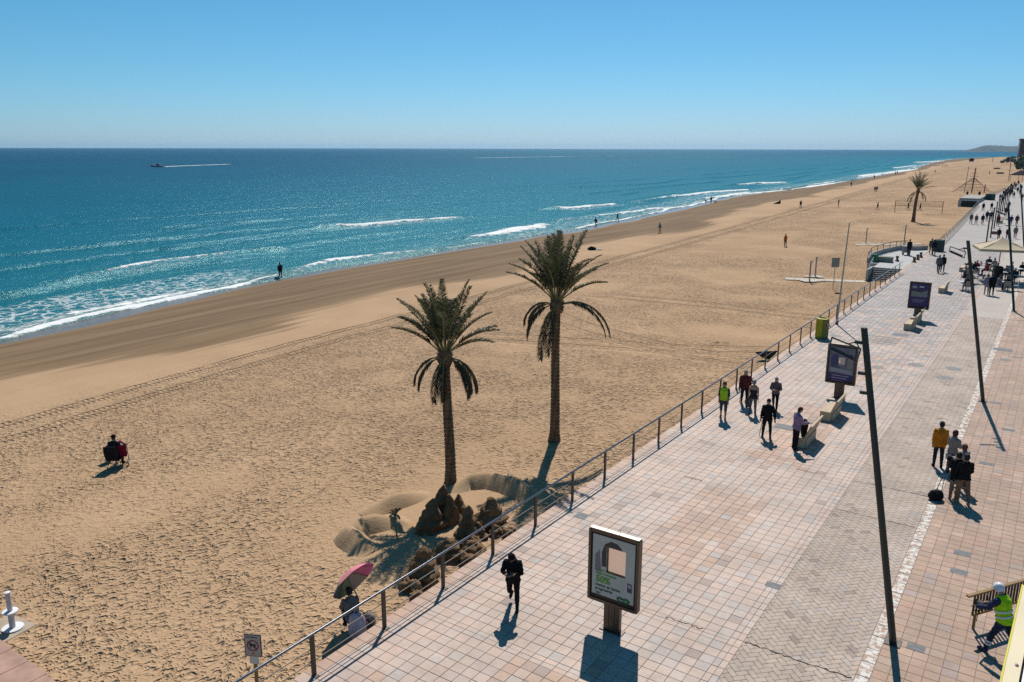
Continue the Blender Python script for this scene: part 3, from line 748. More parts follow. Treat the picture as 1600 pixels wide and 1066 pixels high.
mb = MB(); mb.tube([(stx0 - .1 - o.x, 88.9 - o.y, 1.0), (stx0 - .1 - o.x, 86.5 - o.y, -.1)], .035); mb.tube([(stx0 - .1 - o.x, 88.8 - o.y, 0), (stx0 - .1 - o.x, 88.8 - o.y, .98)], .03); mb.tube([(stx0 - .1 - o.x, 86.6 - o.y, -1.1), (stx0 - .1 - o.x, 86.6 - o.y, -.05)], .03); mb.build('handrail', CONC, t)
# low curved parapet and its rail
for i in range(len(P) - 1):
    a, b_ = P[i], P[i + 1]; d = b_ - a; ang = math.atan2(d.y, d.x); mb = MB(); c = (a + b_) / 2
    mb.box((c.x - o.x, c.y - o.y, .24), (d.length + .05, .16, .5 + .002 * i), ang); mb.build('parapet', CONCD, t)
dense = []
for i in range(len(P) - 1):
    for k in range(4): dense.append(P[i].lerp(P[i + 1], k / 4))
dense.append(P[-1])
for h, r_, nm in ((1.08, .04, 'top_rail'), (.78, .016, 'middle_rail')):
    mb = MB(); mb.tube([p - o + Vector((0, 0, h)) for p in dense[:18]], r_, 8); mb.build(nm, DARKST, t, smooth=True)
for p in dense[:18:2]:
    mb = MB(); mb.box((p.x - o.x, p.y - o.y, .77), (.05, .09, .62)); mb.build('post', DARKST, t)
# second stair block farther on
p0 = G(1505, 318, -.6); t = thing('stair_platform', 'distant stair block with dark doorway at the railing bend', 'platform', (p0.x, p0.y, 0))
mb = MB(); mb.box((1.2, 8, -.55), (4.4, 17, 1.9)); mb.build('deck', CONC, t); mb = MB(); mb.box((1.2, -.6, -.5), (3.0, .2, 1.5)); mb.build('doorway', mat('dark_opening', (.03, .035, .03), .9), t)
mb = MB(); mb.box((1.2, 8.2, .62), (4.2, 16, .4)); mb.build('parapet', CONCD, t)

# ------------------------------------------------------------------ boardwalk corner (lower left) and beach planks
DECK = mat('composite_deck', (.42, .26, .20), .8, .22, 3, .3, 30)
bw = tag(link('boardwalk', None), 'reddish deck boards at the sand edge', None, None, 'structure'); bw.empty_display_size = .2
p = G(95, 1066, -.32); ztop = -.30
xe = p.x + .35; i = 0
r_ = random.Random(3)
for i in range(7):
    x1 = xe - i * .86; yend = p.y - .05 + i * .012 + r_.uniform(-.02, .03); mb = MB(); mb.box((x1 - .43, yend - 3, ztop - .04), (.845, 6, .08), bev=.006); mb.build('deck_board', DECK, bw)
# ------------------------------------------------------------------ palms
def leaf_mat(name, c, trans=.25):
    m = bpy.data.materials.new(name); m.use_nodes = True; N, L = nodes(m); b = N['Principled BSDF']
    b.inputs['Roughness'].default_value = .55; b.inputs['Specular IOR Level'].default_value = .4
    g = N.new('ShaderNodeNewGeometry'); r = N.new('ShaderNodeValToRGB')
    r.color_ramp.elements[0].color = (*[k * .6 for k in c], 1); r.color_ramp.elements[1].color = (*[k * 1.45 for k in c], 1)
    L.new(g.outputs['Random Per Island'], r.inputs[0]); L.new(r.outputs[0], b.inputs['Base Color'])
    tr = N.new('ShaderNodeBsdfTranslucent'); L.new(r.outputs[0], tr.inputs[0]); mx = N.new('ShaderNodeMixShader'); mx.inputs[0].default_value = trans
    L.new(b.outputs[0], mx.inputs[1]); L.new(tr.outputs[0], mx.inputs[2]); L.new(mx.outputs[0], N['Material Output'].inputs[0]); return m
LEAF = leaf_mat('palm_leaf', (.10, .102, .05)); DRY = leaf_mat('dry_palm_leaf', (.10, .075, .04), .2)
TRUNK = mat('palm_trunk', (.19, .12, .068), .95, .45, 5, .8, 18); RACH = mat('palm_rachis', (.22, .19, .08), .6)
def frond(rr, az, el0, length, droop, nl, ll, stiff=1.0, dry=False):
    """spine starts at the origin, climbs at el0 and bends down by droop radians towards the tip"""
    n = 14; P = [Vector((0, 0, 0))]; T = []; side = rr.uniform(-.25, .25)
    for i in range(n):
        u = (i + .5) / n; el = el0 - droop * (u ** (.75 if dry else 1.5)); a = az + side * u * u
        d = Vector((math.cos(el) * math.cos(a), math.cos(el) * math.sin(a), math.sin(el))); P.append(P[-1] + d * length / n)
    mb = MB(); mb.tube(P, [.028 * (1 - .85 * i / n) + .003 for i in range(n + 1)], 4, 0)
    for k in range(nl):
        u = (.26 if not dry else .12) + (.74 if not dry else .88) * (k + .3) / nl; q = u * n; i = min(int(q), n - 1); p = P[i].lerp(P[i + 1], q - i); d = (P[i + 1] - P[i]).normalized()
        up = Vector((0, 0, 1)); up = (up - d * up.dot(d)); up = up.normalized() if up.length > 1e-3 else Vector((1, 0, 0)); sd = d.cross(up).normalized()
        L_ = ll * (math.sin(math.pi * min(1, (u * .80 + .14))) ** .7) * rr.uniform(.85, 1.12)
        for s in (-1, 1):
            fw = rr.uniform(.6, .95) + (.9 if dry else 0); lift = rr.uniform(.15, .75) * (1 if not dry else -.3)
            dirn = (sd * s + d * fw + up * lift).normalized()
            tip = p + dirn * L_ + Vector((0, 0, -.16 * L_ * (1 + (1.2 if dry else 0)))); mid = p + dirn * L_ * .5
            wv = (d * .5 + up * .6 * (1 if rr.random() < .5 else -.4)).normalized() * .017
            mb.add([p - wv * .7, p + wv * .7, mid + wv, mid - wv, tip], [(0, 1, 2, 3), (3, 2, 4)], 1)
    return mb
def palm(label, base, trunk_h, lean, nfr, flen, dead, seed, group='date palms on the sand', nl=78, r0=.20, hang=None, tilt=(0, 0)):
    rr = random.Random(seed); t = thing('palm_tree', label, 'palm tree', base, 0, group)
    mb = MB(); n = int(trunk_h * 13); pts, rad = [], []
    for i in range(n + 1):
        u = i / n; z = trunk_h * u - .15; k = r0 * (1 - .22 * u) * (1 + .55 * math.exp(-u * 18)) * (1 + (.07 if i % 2 else -.05) * rr.uniform(.6, 1.4))
        if u > .93: k *= 1 + .5 * (u - .93) / .07
        pts.append((lean[0] * u * u + .02 * math.sin(u * 7), lean[1] * u * u, z)); rad.append(k)
    mb.tube(pts, rad, 14)
    # leaf-base boots
    for i in range(0, n, 1):
        for k in range(5):
            a = k * 2 * math.pi / 5 + i * 1.31; rr_ = rad[i] * 1.0; p = Vector(pts[i]); dv = Vector((math.cos(a), math.sin(a), 0))
            mb.add([p + dv * rr_ * .9 + Vector((-dv.y, dv.x, 0)) * .055, p + dv * rr_ * .9 - Vector((-dv.y, dv.x, 0)) * .055, p + dv * (rr_ + .035) + Vector((0, 0, .055))], [(0, 1, 2), (2, 1, 0)])
    mb.build('trunk', TRUNK, t)
    top = Vector(pts[-1])
    mb = MB(); mb.blob(top + Vector((0, 0, -.12)), (.27, .27, .36), 12, 8, .15, seed); 
    for k in range(26):
        a = k * 2.4; zz = -.45 + .5 * k / 26; dv = Vector((math.cos(a), math.sin(a), 0)); p = top + Vector((0, 0, zz)) + dv * .2
        mb.tube([p, p + dv * .10 + Vector((0, 0, .16))], [.035, .02], 4)
    mb.build('crown_shaft', TRUNK, t)
    for i in range(nfr):
        u = (i + .5) / nfr; az = i * 2.39996 + rr.uniform(-.45, .45); el = R(86) - R(36) * u ** .85 + rr.uniform(-.14, .14) - R(14) * u * max(0, math.cos(az - Rv))
        ln = flen * rr.uniform(.80, 1.10) * (1.14 - .2 * u); dr = R(12) + R(30) * u + rr.uniform(-.1, .2)
        f = frond(rr, az, el, ln, dr, nl, .33 * flen / 2.3)
        o = f.build('frond', [RACH, LEAF], t, loc=top + Vector((0, 0, .02)) + Vector((math.cos(az), math.sin(az), 0)) * .08); o.rotation_euler = (tilt[0], tilt[1], 0)
    for (az, el, ln, dr) in dead:
        f = frond(rr, az, R(el), ln, R(dr), int(nl * 1.3), .38 * flen / 2.3, dry=True)
        f.build('dead_frond', [RACH, DRY], t, loc=top + Vector((math.cos(az), math.sin(az), 0)) * .16 + Vector((0, 0, -.12)))
    return t
# image left = direction L, image right = -L
Lv = math.atan2(-_r[1], -_r[0]); Rv = math.atan2(_r[1], _r[0])
Lv, Rv = Lv, Rv
palm('shorter date palm rising beside the sand castle', GS(705, 758), 5.15, (-.22, .05), 29, 2.45, [(Lv, 12, 1.55, 100), (Lv + .25, -5, 1.5, 84), (Lv + 1.2, -25, 1.7, 64), (Lv + 1.5, -35, 1.6, 55), (Rv - .2, 5, 1.75, 94), (Rv - .5, -15, 1.7, 74), (Rv - .35, -8, 1.6, 80)], 3)
palm('taller date palm with long drooping dead fronds on the open sand', GS(867, 687), 6.2, (.04, -.03), 31, 2.75, [(Lv - .1, 38, 1.75, 126), (Lv + .15, 30, 1.5, 116), (Lv + .3, 5, 1.9, 94), (Lv + 1.0, -20, 2.5, 69), (Rv + .1, 32, 2.9, 112), (Rv - .05, 28, 2.6, 108), (Lv + 1.2, -30, 2.2, 60)], 8)
palm('lone distant date palm near the volleyball net', GS(1427, 345), 5.7, (.25, 0), 30, 3.2, [(Lv, 0, 2.6, 85), (Lv + .4, -10, 2.8, 75), (Rv, 0, 2.4, 88), (Rv + .5, 5, 2.2, 90)], 12, nl=40, r0=.30)

# ------------------------------------------------------------------ sand castle
def sandm(name, c): return mat(name, c, .95, .4, 5, 1.0, 9)
SCULP = sandm('damp_sand_painted_shade', (.19, .112, .058)); SCUL2 = sandm('pale_packed_sand', (.34, .22, .122))  # first: damp sand darkened further, the spires' shaded side is in the colour
c0 = GS(690, 838); sc = thing('sand_castle', 'sand castle of dark packed spires inside a raised sand wall', 'sand castle', (c0.x, c0.y, 0))
def soff(px, py, dz=0): 
    p = GS(px, py, dz); return Vector((p.x - c0.x, p.y - c0.y, p.z))
def spire(px, py, r_, h, seed, lean=(0, 0), mi=None):
    b_ = soff(px, py); rr = random.Random(seed); mb = MB(); seg = 20; prof = []; V = []; F = []; nr = 24; ph = [rr.uniform(0, 6) for _ in range(4)]
    for i in range(nr + 1):
        u = i / nr; rad = r_ * ((1 - u) ** .85 * .92 + .10) 
        if i == nr: rad = .03
        for k in range(seg):
            a = 2 * math.pi * k / seg; q = 1 + .16 * math.sin(3 * a + ph[0] + 2.2 * u) + .10 * math.sin(5 * a + ph[1] - 5 * u) + .07 * math.sin(9 * u * 3 + ph[2] + a) + .10 * (1 if math.sin(22 * u + ph[3] + math.sin(2 * a)) > 0 else -1) + rr.uniform(-.06, .06)
            V.append((b_.x + rad * q * math.cos(a) + lean[0] * u, b_.y + rad * q * math.sin(a) + lean[1] * u, b_.z - .15 + (h + .15) * u))
    for i in range(nr):
        for k in range(seg): F.append((i * seg + k, i * seg + (k + 1) % seg, (i + 1) * seg + (k + 1) % seg, (i + 1) * seg + k))
    F.append(tuple(range(nr * seg, (nr + 1) * seg))); mb.add(V, F); mb.build('spire', mi or SCULP, sc, smooth=True)
for a in [(690, 812, .50, 1.25, 1, (.1, .1)), (671, 826, .55, 1.0, 2, (.05, .2)), (719, 801, .32, .62, 3, (-.1, .1)), (733, 840, .45, 1.05, 4, (-.05, .1)), (766, 822, .62, 1.0, 5, (0, .1)), (703, 815, .42, 1.0, 6, (0, 0)),
          (660, 908, .62, 1.05, 7, (.05, .1)), (705, 868, .7, .55, 8, (0, 0)), (738, 868, .6, .5, 9, (0, 0)), (775, 835, .35, .35, 10, (0, 0)), (748, 838, .4, .5, 14, (0, 0))]: spire(*a)
def boulder(px, py, r_, seed, m=None):
    p = soff(px, py); mb = MB(); mb.blob(p + Vector((0, 0, r_[2] * .35)), [q * .85 for q in r_], 14, 10, .32, seed); mb.build('boulder', m or SCULP, sc, smooth=True)
for i, a in enumerate([(640, 921, (.28, .22, .25)), (652, 926, (.2, .2, .3)), (668, 916, (.3, .25, .3)), (730, 880, (.32, .25, .28)), 
     (795, 838, (.25, .2, .2)), (782, 822, (.2, .2, .22)), (800, 830, (.3, .2, .18)), (720, 862, (.3, .25, .2)), (742, 850, (.25, .2, .2)), (655, 935, (.3, .2, .18))]):
    boulder(a[0], a[1], a[2], 40 + i, SCUL2 if i % 5 == 1 else SCULP)
def berm(px, wd, h, m=None, name='sand_wall'):
    P = [soff(a, b_) for a, b_ in px]; mb = MB(); V = []; F = []; n = 0; K = 9; dense = []
    for i in range(len(P) - 1):
        for k in range(6): dense.append(P[i].lerp(P[i + 1], k / 6))
    dense.append(P[-1])
    for i, p in enumerate(dense):
        d = (dense[min(i + 1, len(dense) - 1)] - dense[max(i - 1, 0)]); d.z = 0; d.normalize(); nn = Vector((-d.y, d.x, 0)); e = min(1, (i + .1) / 8, (len(dense) - .9 - i) / 8)
        for k in range(K):
            s = k / (K - 1) * 2 - 1; zz = h * (1 - abs(s) ** 1.5) * e - .05 * abs(s)
            V.append(p + nn * wd * s + Vector((0, 0, zz)))
    for i in range(len(dense) - 1):
        for k in range(K - 1): F.append((i * K + k, i * K + k + 1, (i + 1) * K + k + 1, (i + 1) * K + k))
    mb.add(V, F); mb.build(name, m or SANDM_PLAIN, sc, smooth=True)
SANDM_PLAIN = mat('smoothed_sand', (.43, .285, .165), .95, .14, 2, .5, 14)
berm([(585, 862), (560, 852), (548, 842), (562, 828), (600, 820), (640, 812)], .55, .44)
berm([(566, 806), (600, 795), (640, 782), (675, 769)], .55, .42)
berm([(700, 772), (730, 760), (765, 757), (795, 764), (825, 776), (845, 790)], .6, .5)
berm([(640, 812), (628, 820), (620, 832)], .4, .25)
# small dried palm sprig planted in the enclosure
p = GS(623, 843); pk = thing('palm_sprig', 'small dry palm sprig standing in the sand castle court', 'plant', p); rr = random.Random(5)
mb = MB(); mb.tube([(0, 0, -.1), (-.10, .02, .35), (-.06, 0, .85)], [.03, .025, .02], 6); mb.build('stem', DARKST if False else RACH, pk)
for i in range(9): frond(rr, i * .75, R(70 - 9 * i), .26, R(50), 12, .07).build('frond', [RACH, DRY], pk, loc=(-.06, 0, .85))

# ------------------------------------------------------------------ advertising panels
BRONZE = mat('bronze_anodised_frame', (.115, .085, .06), .42, .12, 4, metal=.5, spec=.5); BRTOP = mat('bright_metal', (.5, .44, .36), .4, metal=.6)
def flat(name, col, rough=.35, var=0, vs=3): return mat(name, col, rough, var, vs)
def text(body, size, loc, m, parent, name='lettering', bold=0, align='LEFT', sx=1.0):
    cu = bpy.data.curves.new(name, 'FONT'); cu.body = body; cu.size = size; cu.align_x = align; cu.resolution_u = 2; cu.offset = bold; cu.extrude = .0015
    ob = bpy.data.objects.new(name, cu); COL.objects.link(ob); bpy.context.view_layer.update()
    me = bpy.data.meshes.new_from_object(ob.evaluated_get(bpy.context.evaluated_depsgraph_get())); bpy.data.objects.remove(ob); bpy.data.curves.remove(cu)
    me.materials.clear(); me.materials.append(m); o = link(name, me, parent, loc); o.rotation_euler = (R(90), 0, 0); o.scale = (sx, 1, 1); return o
PANE = leaf_mat('added_glow_translucent', (.66, .56, .49), .8)  # for the added sheet that lets sun through to the pale patch
def advert(label, base, kind, rz=0.0):
    t = thing('advertising_panel', label, 'advertising panel', base, rz, 'illuminated street advertising panels')
    W, Z0, Z1, D = 1.38, .72, 2.66, .17; Wp, Zb, Zt = W - .20, Z0 + .16, Z1 - .13
    fr = MB()
    for x in (-W / 2 + .035, W / 2 - .035): fr.box((x, 0, (Z0 + Z1) / 2), (.07, D, Z1 - Z0), bev=.02)
    fr.box((0, 0, Z1 - .035), (W - .142, D - .01, .07)); fr.box((0, 0, Z0 + .04), (W - .142, D - .01, .08)); fr.build('frame', BRONZE, t)
    mb = MB(); mb.box((0, 0, Z1 + .012), (W - .05, D - .03, .02), bev=.005); mb.build('top_cap', BRTOP, t)
    mb = MB(); mb.tube([(.12, 0, Z1), (.12, 0, Z1 + .13)], .008, 5); mb.build('bird_spike', DARKST, t)
    HX0, HX1, HZ0, HZ1 = {'optician': (-.19, .33, 1.57, 2.27), 'blue': (-.16, .13, 1.72, 2.04), 'indigo': (0, 0, 2, 2)}[kind]
    def holed(mb, y_, x0, x1, z0, z1, th):
        if kind == 'indigo': mb.box(((x0 + x1) / 2, y_, (z0 + z1) / 2), (x1 - x0, th, z1 - z0)); return
        mb.box(((x0 + HX0) / 2, y_, (z0 + z1) / 2), (HX0 - x0, th, z1 - z0)); mb.box(((HX1 + x1) / 2, y_, (z0 + z1) / 2), (x1 - HX1, th, z1 - z0))
        mb.box(((HX0 + HX1) / 2, y_, (z0 + HZ0) / 2), (HX1 - HX0, th, HZ0 - z0)); mb.box(((HX0 + HX1) / 2, y_, (HZ1 + z1) / 2), (HX1 - HX0, th, z1 - HZ1))
    mb = MB(); holed(mb, 0, -(W - .145) / 2, (W - .145) / 2, Zb - .078, Zt + .058, D - .06); mb.build('black_surround', flat('black_enamel', (.012, .012, .012), .3), t)
    mb = MB()
    for x in (-.15, 0, .15): mb.box((x, 0, Z0 / 2 + .02), (.135, .13, Z0 + .04), bev=.03)
    mb.build('pedestal', BRONZE, t)
    mb = MB(); mb.box((0, 0, .012), (.62, .24, .024)); mb.build('base_plate', DARKST, t)
    y = -(D - .06) / 2 - .004
    pm = {'optician': flat('poster_grey', (.46, .49, .46), .3, .1), 'blue': flat('poster_blue_grey', (.16, .17, .24), .3, .45, 2.2), 'indigo': flat('poster_indigo', (.05, .04, .14), .3, .3)}[kind]
    mb = MB(); holed(mb, y, -(Wp - .03) / 2, (Wp - .03) / 2, Zb + .035, Zt + .005, .006); po = mb.build('poster', pm, t)
    mb = MB(); holed(mb, -y, -(Wp - .03) / 2, (Wp - .03) / 2, Zb + .035, Zt + .005, .006); mb.build('rear_poster', flat('poster_white', (.6, .6, .6), .3), t)
    yy = y - .006
    if kind != 'indigo':
        mb = MB(); mb.box(((HX0 + HX1) / 2, -y - .012, (HZ0 + HZ1) / 2), (HX1 - HX0, .004, HZ1 - HZ0)); mb.build('added_glow_sheet', PANE, t)  # added translucent sheet in a cut-out, brightened by the sun from behind
    def patch(name, poly, m, k=0):
        q = MB(); q.prism([(x, z) for x, z in poly], 0, .0015 + .0008 * k, M=Matrix(((1, 0, 0), (0, 0, -1), (0, 1, 0)))); q.v = [(v[0], v[1] + yy - .001 * k, v[2]) for v in q.v]; q.build(name, m, po)
    def disc(cx, cz, rx, rz, n=20): return [(cx + rx * math.cos(2 * math.pi * i / n), cz + rz * math.sin(2 * math.pi * i / n)) for i in range(n)]
    inv = flat('poster_pale_patch', (.66, .55, .47), .35, .12, 4)
    if kind == 'optician':
        patch('dark_hair', [(-.32, 1.72), (-.32, 2.1), (-.24, 2.33), (-.08, 2.44), (.10, 2.42), (.20, 2.33), (.24, 2.275), (-.195, 2.275), (-.195, 1.72)], flat('print_dark', (.05, .05, .055), .35), 0)
        patch('grey_figure', [(-.5, 1.55), (-.5, 2.0), (-.38, 2.15), (-.33, 1.55)], flat('print_mauve', (.20, .19, .22), .35), 0)
        gl = flat('print_green', (.09, .30, .03), .35); gd = flat('print_dark_green', (.02, .11, .07), .35)
        text('renueva con un', .075, (-.47, yy - .002, 1.575), gl, po, bold=.002); text('alegre homenaje', .085, (-.47, yy - .002, 1.485), gl, po, bold=.002)
        text('50%', .245, (-.475, yy - .002, 1.27), gl, po, bold=.008)
        text('menos en lentes', .105, (-.48, yy - .002, 1.155), gd, po, bold=.003); text('progresivas', .105, (-.48, yy - .002, 1.05), gd, po, bold=.003)
        patch('small_print', disc(-.40, .96, .075, .035), flat('print_small', (.22, .2, .2), .4), 1)
        gr = flat('print_logo_green', (.0, .13, .05), .35); patch('logo', disc(.22, .97, .10, .075), gr, 1); patch('logo', disc(.38, .97, .10, .075), gr, 1); text('Specsavers', .05, (.30, yy - .004, .955), flat('poster_white', (.6, .6, .6)), po, align='CENTER', bold=.001)
        patch('photo_box', [(.40, 1.24), (.40, 1.48), (.52, 1.46), (.52, 1.22)], flat('print_navy', (.06, .06, .11), .4), 1); patch('photo_box', [(.425, 1.36), (.425, 1.45), (.50, 1.435), (.50, 1.35)], flat('print_lilac', (.35, .35, .42), .4), 2)
    else:
        nav = flat('print_navy2', (.045, .03, .13), .35); pal = flat('print_greyblue', (.30, .31, .34), .35); dk = flat('print_dark', (.05, .05, .055), .35)
        if kind == 'blue':
            patch('figure', [(-.5, 1.6), (-.5, 2.05), (-.3, 2.2), (-.165, 2.18), (-.165, 1.6)], flat('print_blue', (.05, .07, .16), .35), 0)
            patch('band', [(-.52, 1.32), (-.52, 1.52), (.1, 1.46), (.5, 1.46), (.5, 1.25)], pal, 0); patch('bar', [(-.5, 1.52), (-.5, 1.56), (-.05, 1.56), (-.05, 1.52)], dk, 1)
            patch('pale_square', [(-.16, 1.70), (-.06, 1.83), (-.16, 2.05), (.15, 2.05), (.15, 1.70)], inv, 1); patch('strip', [(.25, 1.5), (.25, 2.05), (.5, 2.05), (.5, 1.5)], flat('print_warmgrey', (.25, .23, .22), .35), 0)
            z0 = 1.24
        else:
            patch('pale_band', [(-.5, 2.2), (-.5, 2.36), (-.2, 2.36), (-.2, 2.2)], pal, 0); patch('pale_band', [(-.05, 2.28), (-.05, 2.36), (.25, 2.36), (.25, 2.28)], flat('poster_white', (.6, .6, .6)), 0)
            patch('band', [(-.53, 1.6), (-.53, 2.0), (.1, 1.92), (.5, 2.1), (.5, 1.6)], flat('print_greenish', (.20, .21, .21), .35), 0); patch('bar', [(-.5, 1.98), (-.5, 2.06), (0, 2.06), (0, 1.98)], dk, 1); z0 = 1.5
        patch('lower_panel', [(-.56, Zb + .03), (-.56, z0), (.56, z0 - .02), (.56, Zb + .03)], nav, 1)
        wt = flat('print_lilac', (.35, .35, .42))
        for i in range(3): patch('text_line', [(-.40, z0 - .12 - i * .12), (-.40, z0 - .085 - i * .12), (.38 - .1 * i, z0 - .09 - i * .12), (.38 - .1 * i, z0 - .125 - i * .12)], wt if i < 2 else flat('print_violet', (.13, .11, .28)), 2)
    return t
advert('near advertising panel with green fifty percent optician poster', G(958, 985), 'optician')
advert('blue poster panel behind the middle benches', G(1311, 621), 'blue')
advert('dark indigo poster panel farthest along the promenade', G(1433, 497), 'indigo')

# ------------------------------------------------------------------ leaning lamp posts
LAMPM = mat('dark_green_enamel', (.012, .022, .02), .35, .1, 3, spec=.5)
def lamp(label, base, top, dish=True):
    b_ = Vector(base); d = Vector(top) - b_; t = thing('street_lamp', label, 'street lamp', b_, 0, 'tall leaning street lamps')
    mb = MB(); mb.tube([d * 0, d * .5, d], [.088, .08, .074], 16); mb.build('pole', LAMPM, t, smooth=False)
    mb = MB(); mb.box((0, 0, .01), (.36, .36, .02)); mb.build('base_plate', DARKST, t)
    mb = MB(); mb.lathe([(.078, 0), (.07, .015)], 16, c=d); mb.build('top_cap', DARKST, t)
    for k in (.955, .86, .80):
        p = d * k; mb = MB(); mb.box(p + Vector((-.15, 0, 0)), (.16, .08, .07)); mb.build('bracket', LAMPM, t)
    if dish:
        p = d * .955 + Vector((-.2, 0, 0)); c = d * .925 + Vector((-.46, -.05, .02))
        rv = Vector((math.cos(YAW), math.sin(YAW), 0)); bk = Vector((-math.sin(YAW), math.cos(YAW), 0)); wv = (Vector((0, 0, .72)) + bk * .69).normalized()
        cor = [c + rv * x + wv * z for x, z in ((-.25, .34), (.37, .02), (.20, -.32), (-.38, .04))]
        mb = MB()
        for i in range(4): mb.tube([cor[i], cor[(i + 1) % 4]], .019, 8)
        mb.build('reflector_frame', LAMPM, t)
        mb = MB(); mb.tube([p, cor[0].lerp(cor[1], .55)], .016, 6); mb.tube([p, cor[0].lerp(cor[1], .95)], .016, 6); mb.build('arm', LAMPM, t)
        e_ = (cor[2] - cor[3]); mb = MB(); mb.tube([cor[3].lerp(cor[2], .08) + wv * .06, cor[3].lerp(cor[2], .92) + wv * .06], .05, 8); mb.build('lamp_head', mat('lamp_grey', (.05, .055, .07), .4), t)
    return t
def lean_top(base, px, py, h=7.72):
    return G(px, py, h)
b1 = G(1397, 1003); lamp('nearest dark leaning lamp post on the white kerb', b1, (b1.x - 1.43, G(1352, 512, 7.72).y, 7.72))
t1 = G(1352, 512, 7.72)
b2 = G(1537, 626); t2 = G(1513, 375, 7.72); lamp('second leaning lamp post with hanging square reflector', b2, t2)
b3 = G(1585, 485); t3 = G(1567, 318, 7.72); lamp('third leaning lamp post rising past the parasol', b3, (b3.x - 1.45, t3.y, 7.72))
b4 = G(1601, 390); lamp('fourth lamp post at the far right edge', (b4.x, b4.y, 0), (b4.x - 1.45, b4.y + 2, 7.72))
# slim posts farther up the promenade
for i, (px, py) in enumerate([(1541, 382), (1548, 370), (1553.5, 356), (1558, 348), (1562, 338), (1566, 331), (1569.5, 325), (1573, 319), (1576, 314)]):
    b_ = G(px, py); t = thing('light_post', ['nearest', 'second nearest', 'third nearest', 'fourth nearest', 'fifth nearest', 'sixth nearest', 'third from last', 'second from last', 'very last'][i] + ' slim dark post of the row up the promenade', 'light post', b_, 0, 'row of slim light posts up the promenade')
    mb = MB(); mb.tube([(0, 0, 0), (0, 0, 3.9)], .085, 8); mb.build('pole', LAMPM, t); mb = MB(); mb.lathe([(.085, 3.9), (.12, 3.92), (.12, 4.1), (.02, 4.16)], 10); mb.build('lamp_cap', LAMPM, t)

# ------------------------------------------------------------------ benches, bins
BENCH = mat('cast_stone_bench', (.50, .40, .29), .85, .18, 4, .25, 25)
def bench(label, base, rz, group='cast stone benches', two=False):
    t = thing('bench', label, 'bench', base, rz, group)      # local: sits facing -x, length along y
    Ln = 1.75
    mb = MB(); mb.box((-.14, 0, .22), (.46, Ln, .44), bev=.015); mb.build('seat', BENCH, t)
    mb = MB(); mb.add([(.06, -Ln / 2, .43), (.15, -Ln / 2, .43), (.36, -Ln / 2, .98), (.28, -Ln / 2, .99), (.06, Ln / 2, .43), (.15, Ln / 2, .43), (.36, Ln / 2, .98), (.28, Ln / 2, .99)], [(3, 2, 1, 0), (4, 5, 6, 7), (0, 1, 5, 4), (1, 2, 6, 5), (2, 3, 7, 6), (3, 0, 4, 7)])
    mb.build('backrest', BENCH, t)
    mb = MB(); mb.box((.12, 0, .2), (.10, Ln - .3, .4)); mb.build('rear_plinth', BENCH, t)
    return t
bench('stone bench where a man in a lilac shirt stands', G(1262, 690), R(0))
bench('stone bench right in front of the blue poster panel', G(1302, 650), R(0))
bench('stone bench in front of the indigo panel, nearer of the pair', G(1425, 512), R(0)); bench('stone bench in front of the indigo panel, farther of the pair', G(1434, 502), R(0))
bench('lone stone bench left of the cafe tables', G(1476, 455), R(0)); bench('stone bench tucked behind the cafe chairs', G(1507, 422), R(0)); bench('distant stone bench in the middle of the crowd', G(1563, 347), R(20))
def bin_(label, base, c1, c2, h=1.25, w_=.78):
    t = thing('litter_bin', label, 'litter bin', base, R(15))
    for k in range(6):
        a = k * math.pi / 3; mb = MB(); rr_ = w_ / 2 * .95; mb.box((math.cos(a) * rr_, math.sin(a) * rr_, h / 2 + .03), (.03, rr_ * 1.12, h - .06), a); mb.build('side_panel', c1 if k % 2 == 0 else c2, t)
    mb = MB(); mb.lathe([(w_ * .50, h), (w_ * .54, h + .03), (w_ * .40, h + .06), (w_ * .34, h + .02), (w_ * .33, h - .2)], 6, cap=False); mb.build('rim', c1, t)
    mb = MB(); mb.lathe([(w_ * .34, h - .25), (.01, h - .25)], 6); mb.build('dark_mouth', flat('black_enamel', (.012, .012, .012)), t)
    mb = MB(); mb.lathe([(w_ * .48, 0), (w_ * .48, .05)], 6); mb.build('plinth', DARKST, t)
    return t
YEL = mat('yellow_green_paint', (.40, .36, .02), .5, .15, 5); OLV = mat('olive_paint', (.14, .17, .04), .55, .15, 5)
tb = bin_('yellow and olive litter bin by the railing', G(1284, 527), YEL, OLV)
mb = MB(); mb.box((.33, -.26, .95), (.02, .2, .25), R(-38)); mb.build('pink_sticker', mat('pink_label', (.5, .25, .2), .6), tb)
DKG = mat('dark_green_bin', (.02, .05, .045), .4)
bin_('dark green container where the far railing begins', G(1466, 391), DKG, DKG, 1.3, 1.2)
bin_('dark litter bin next to the second stair block', G(1547, 311), DKG, DKG, 1.4, 2.0)
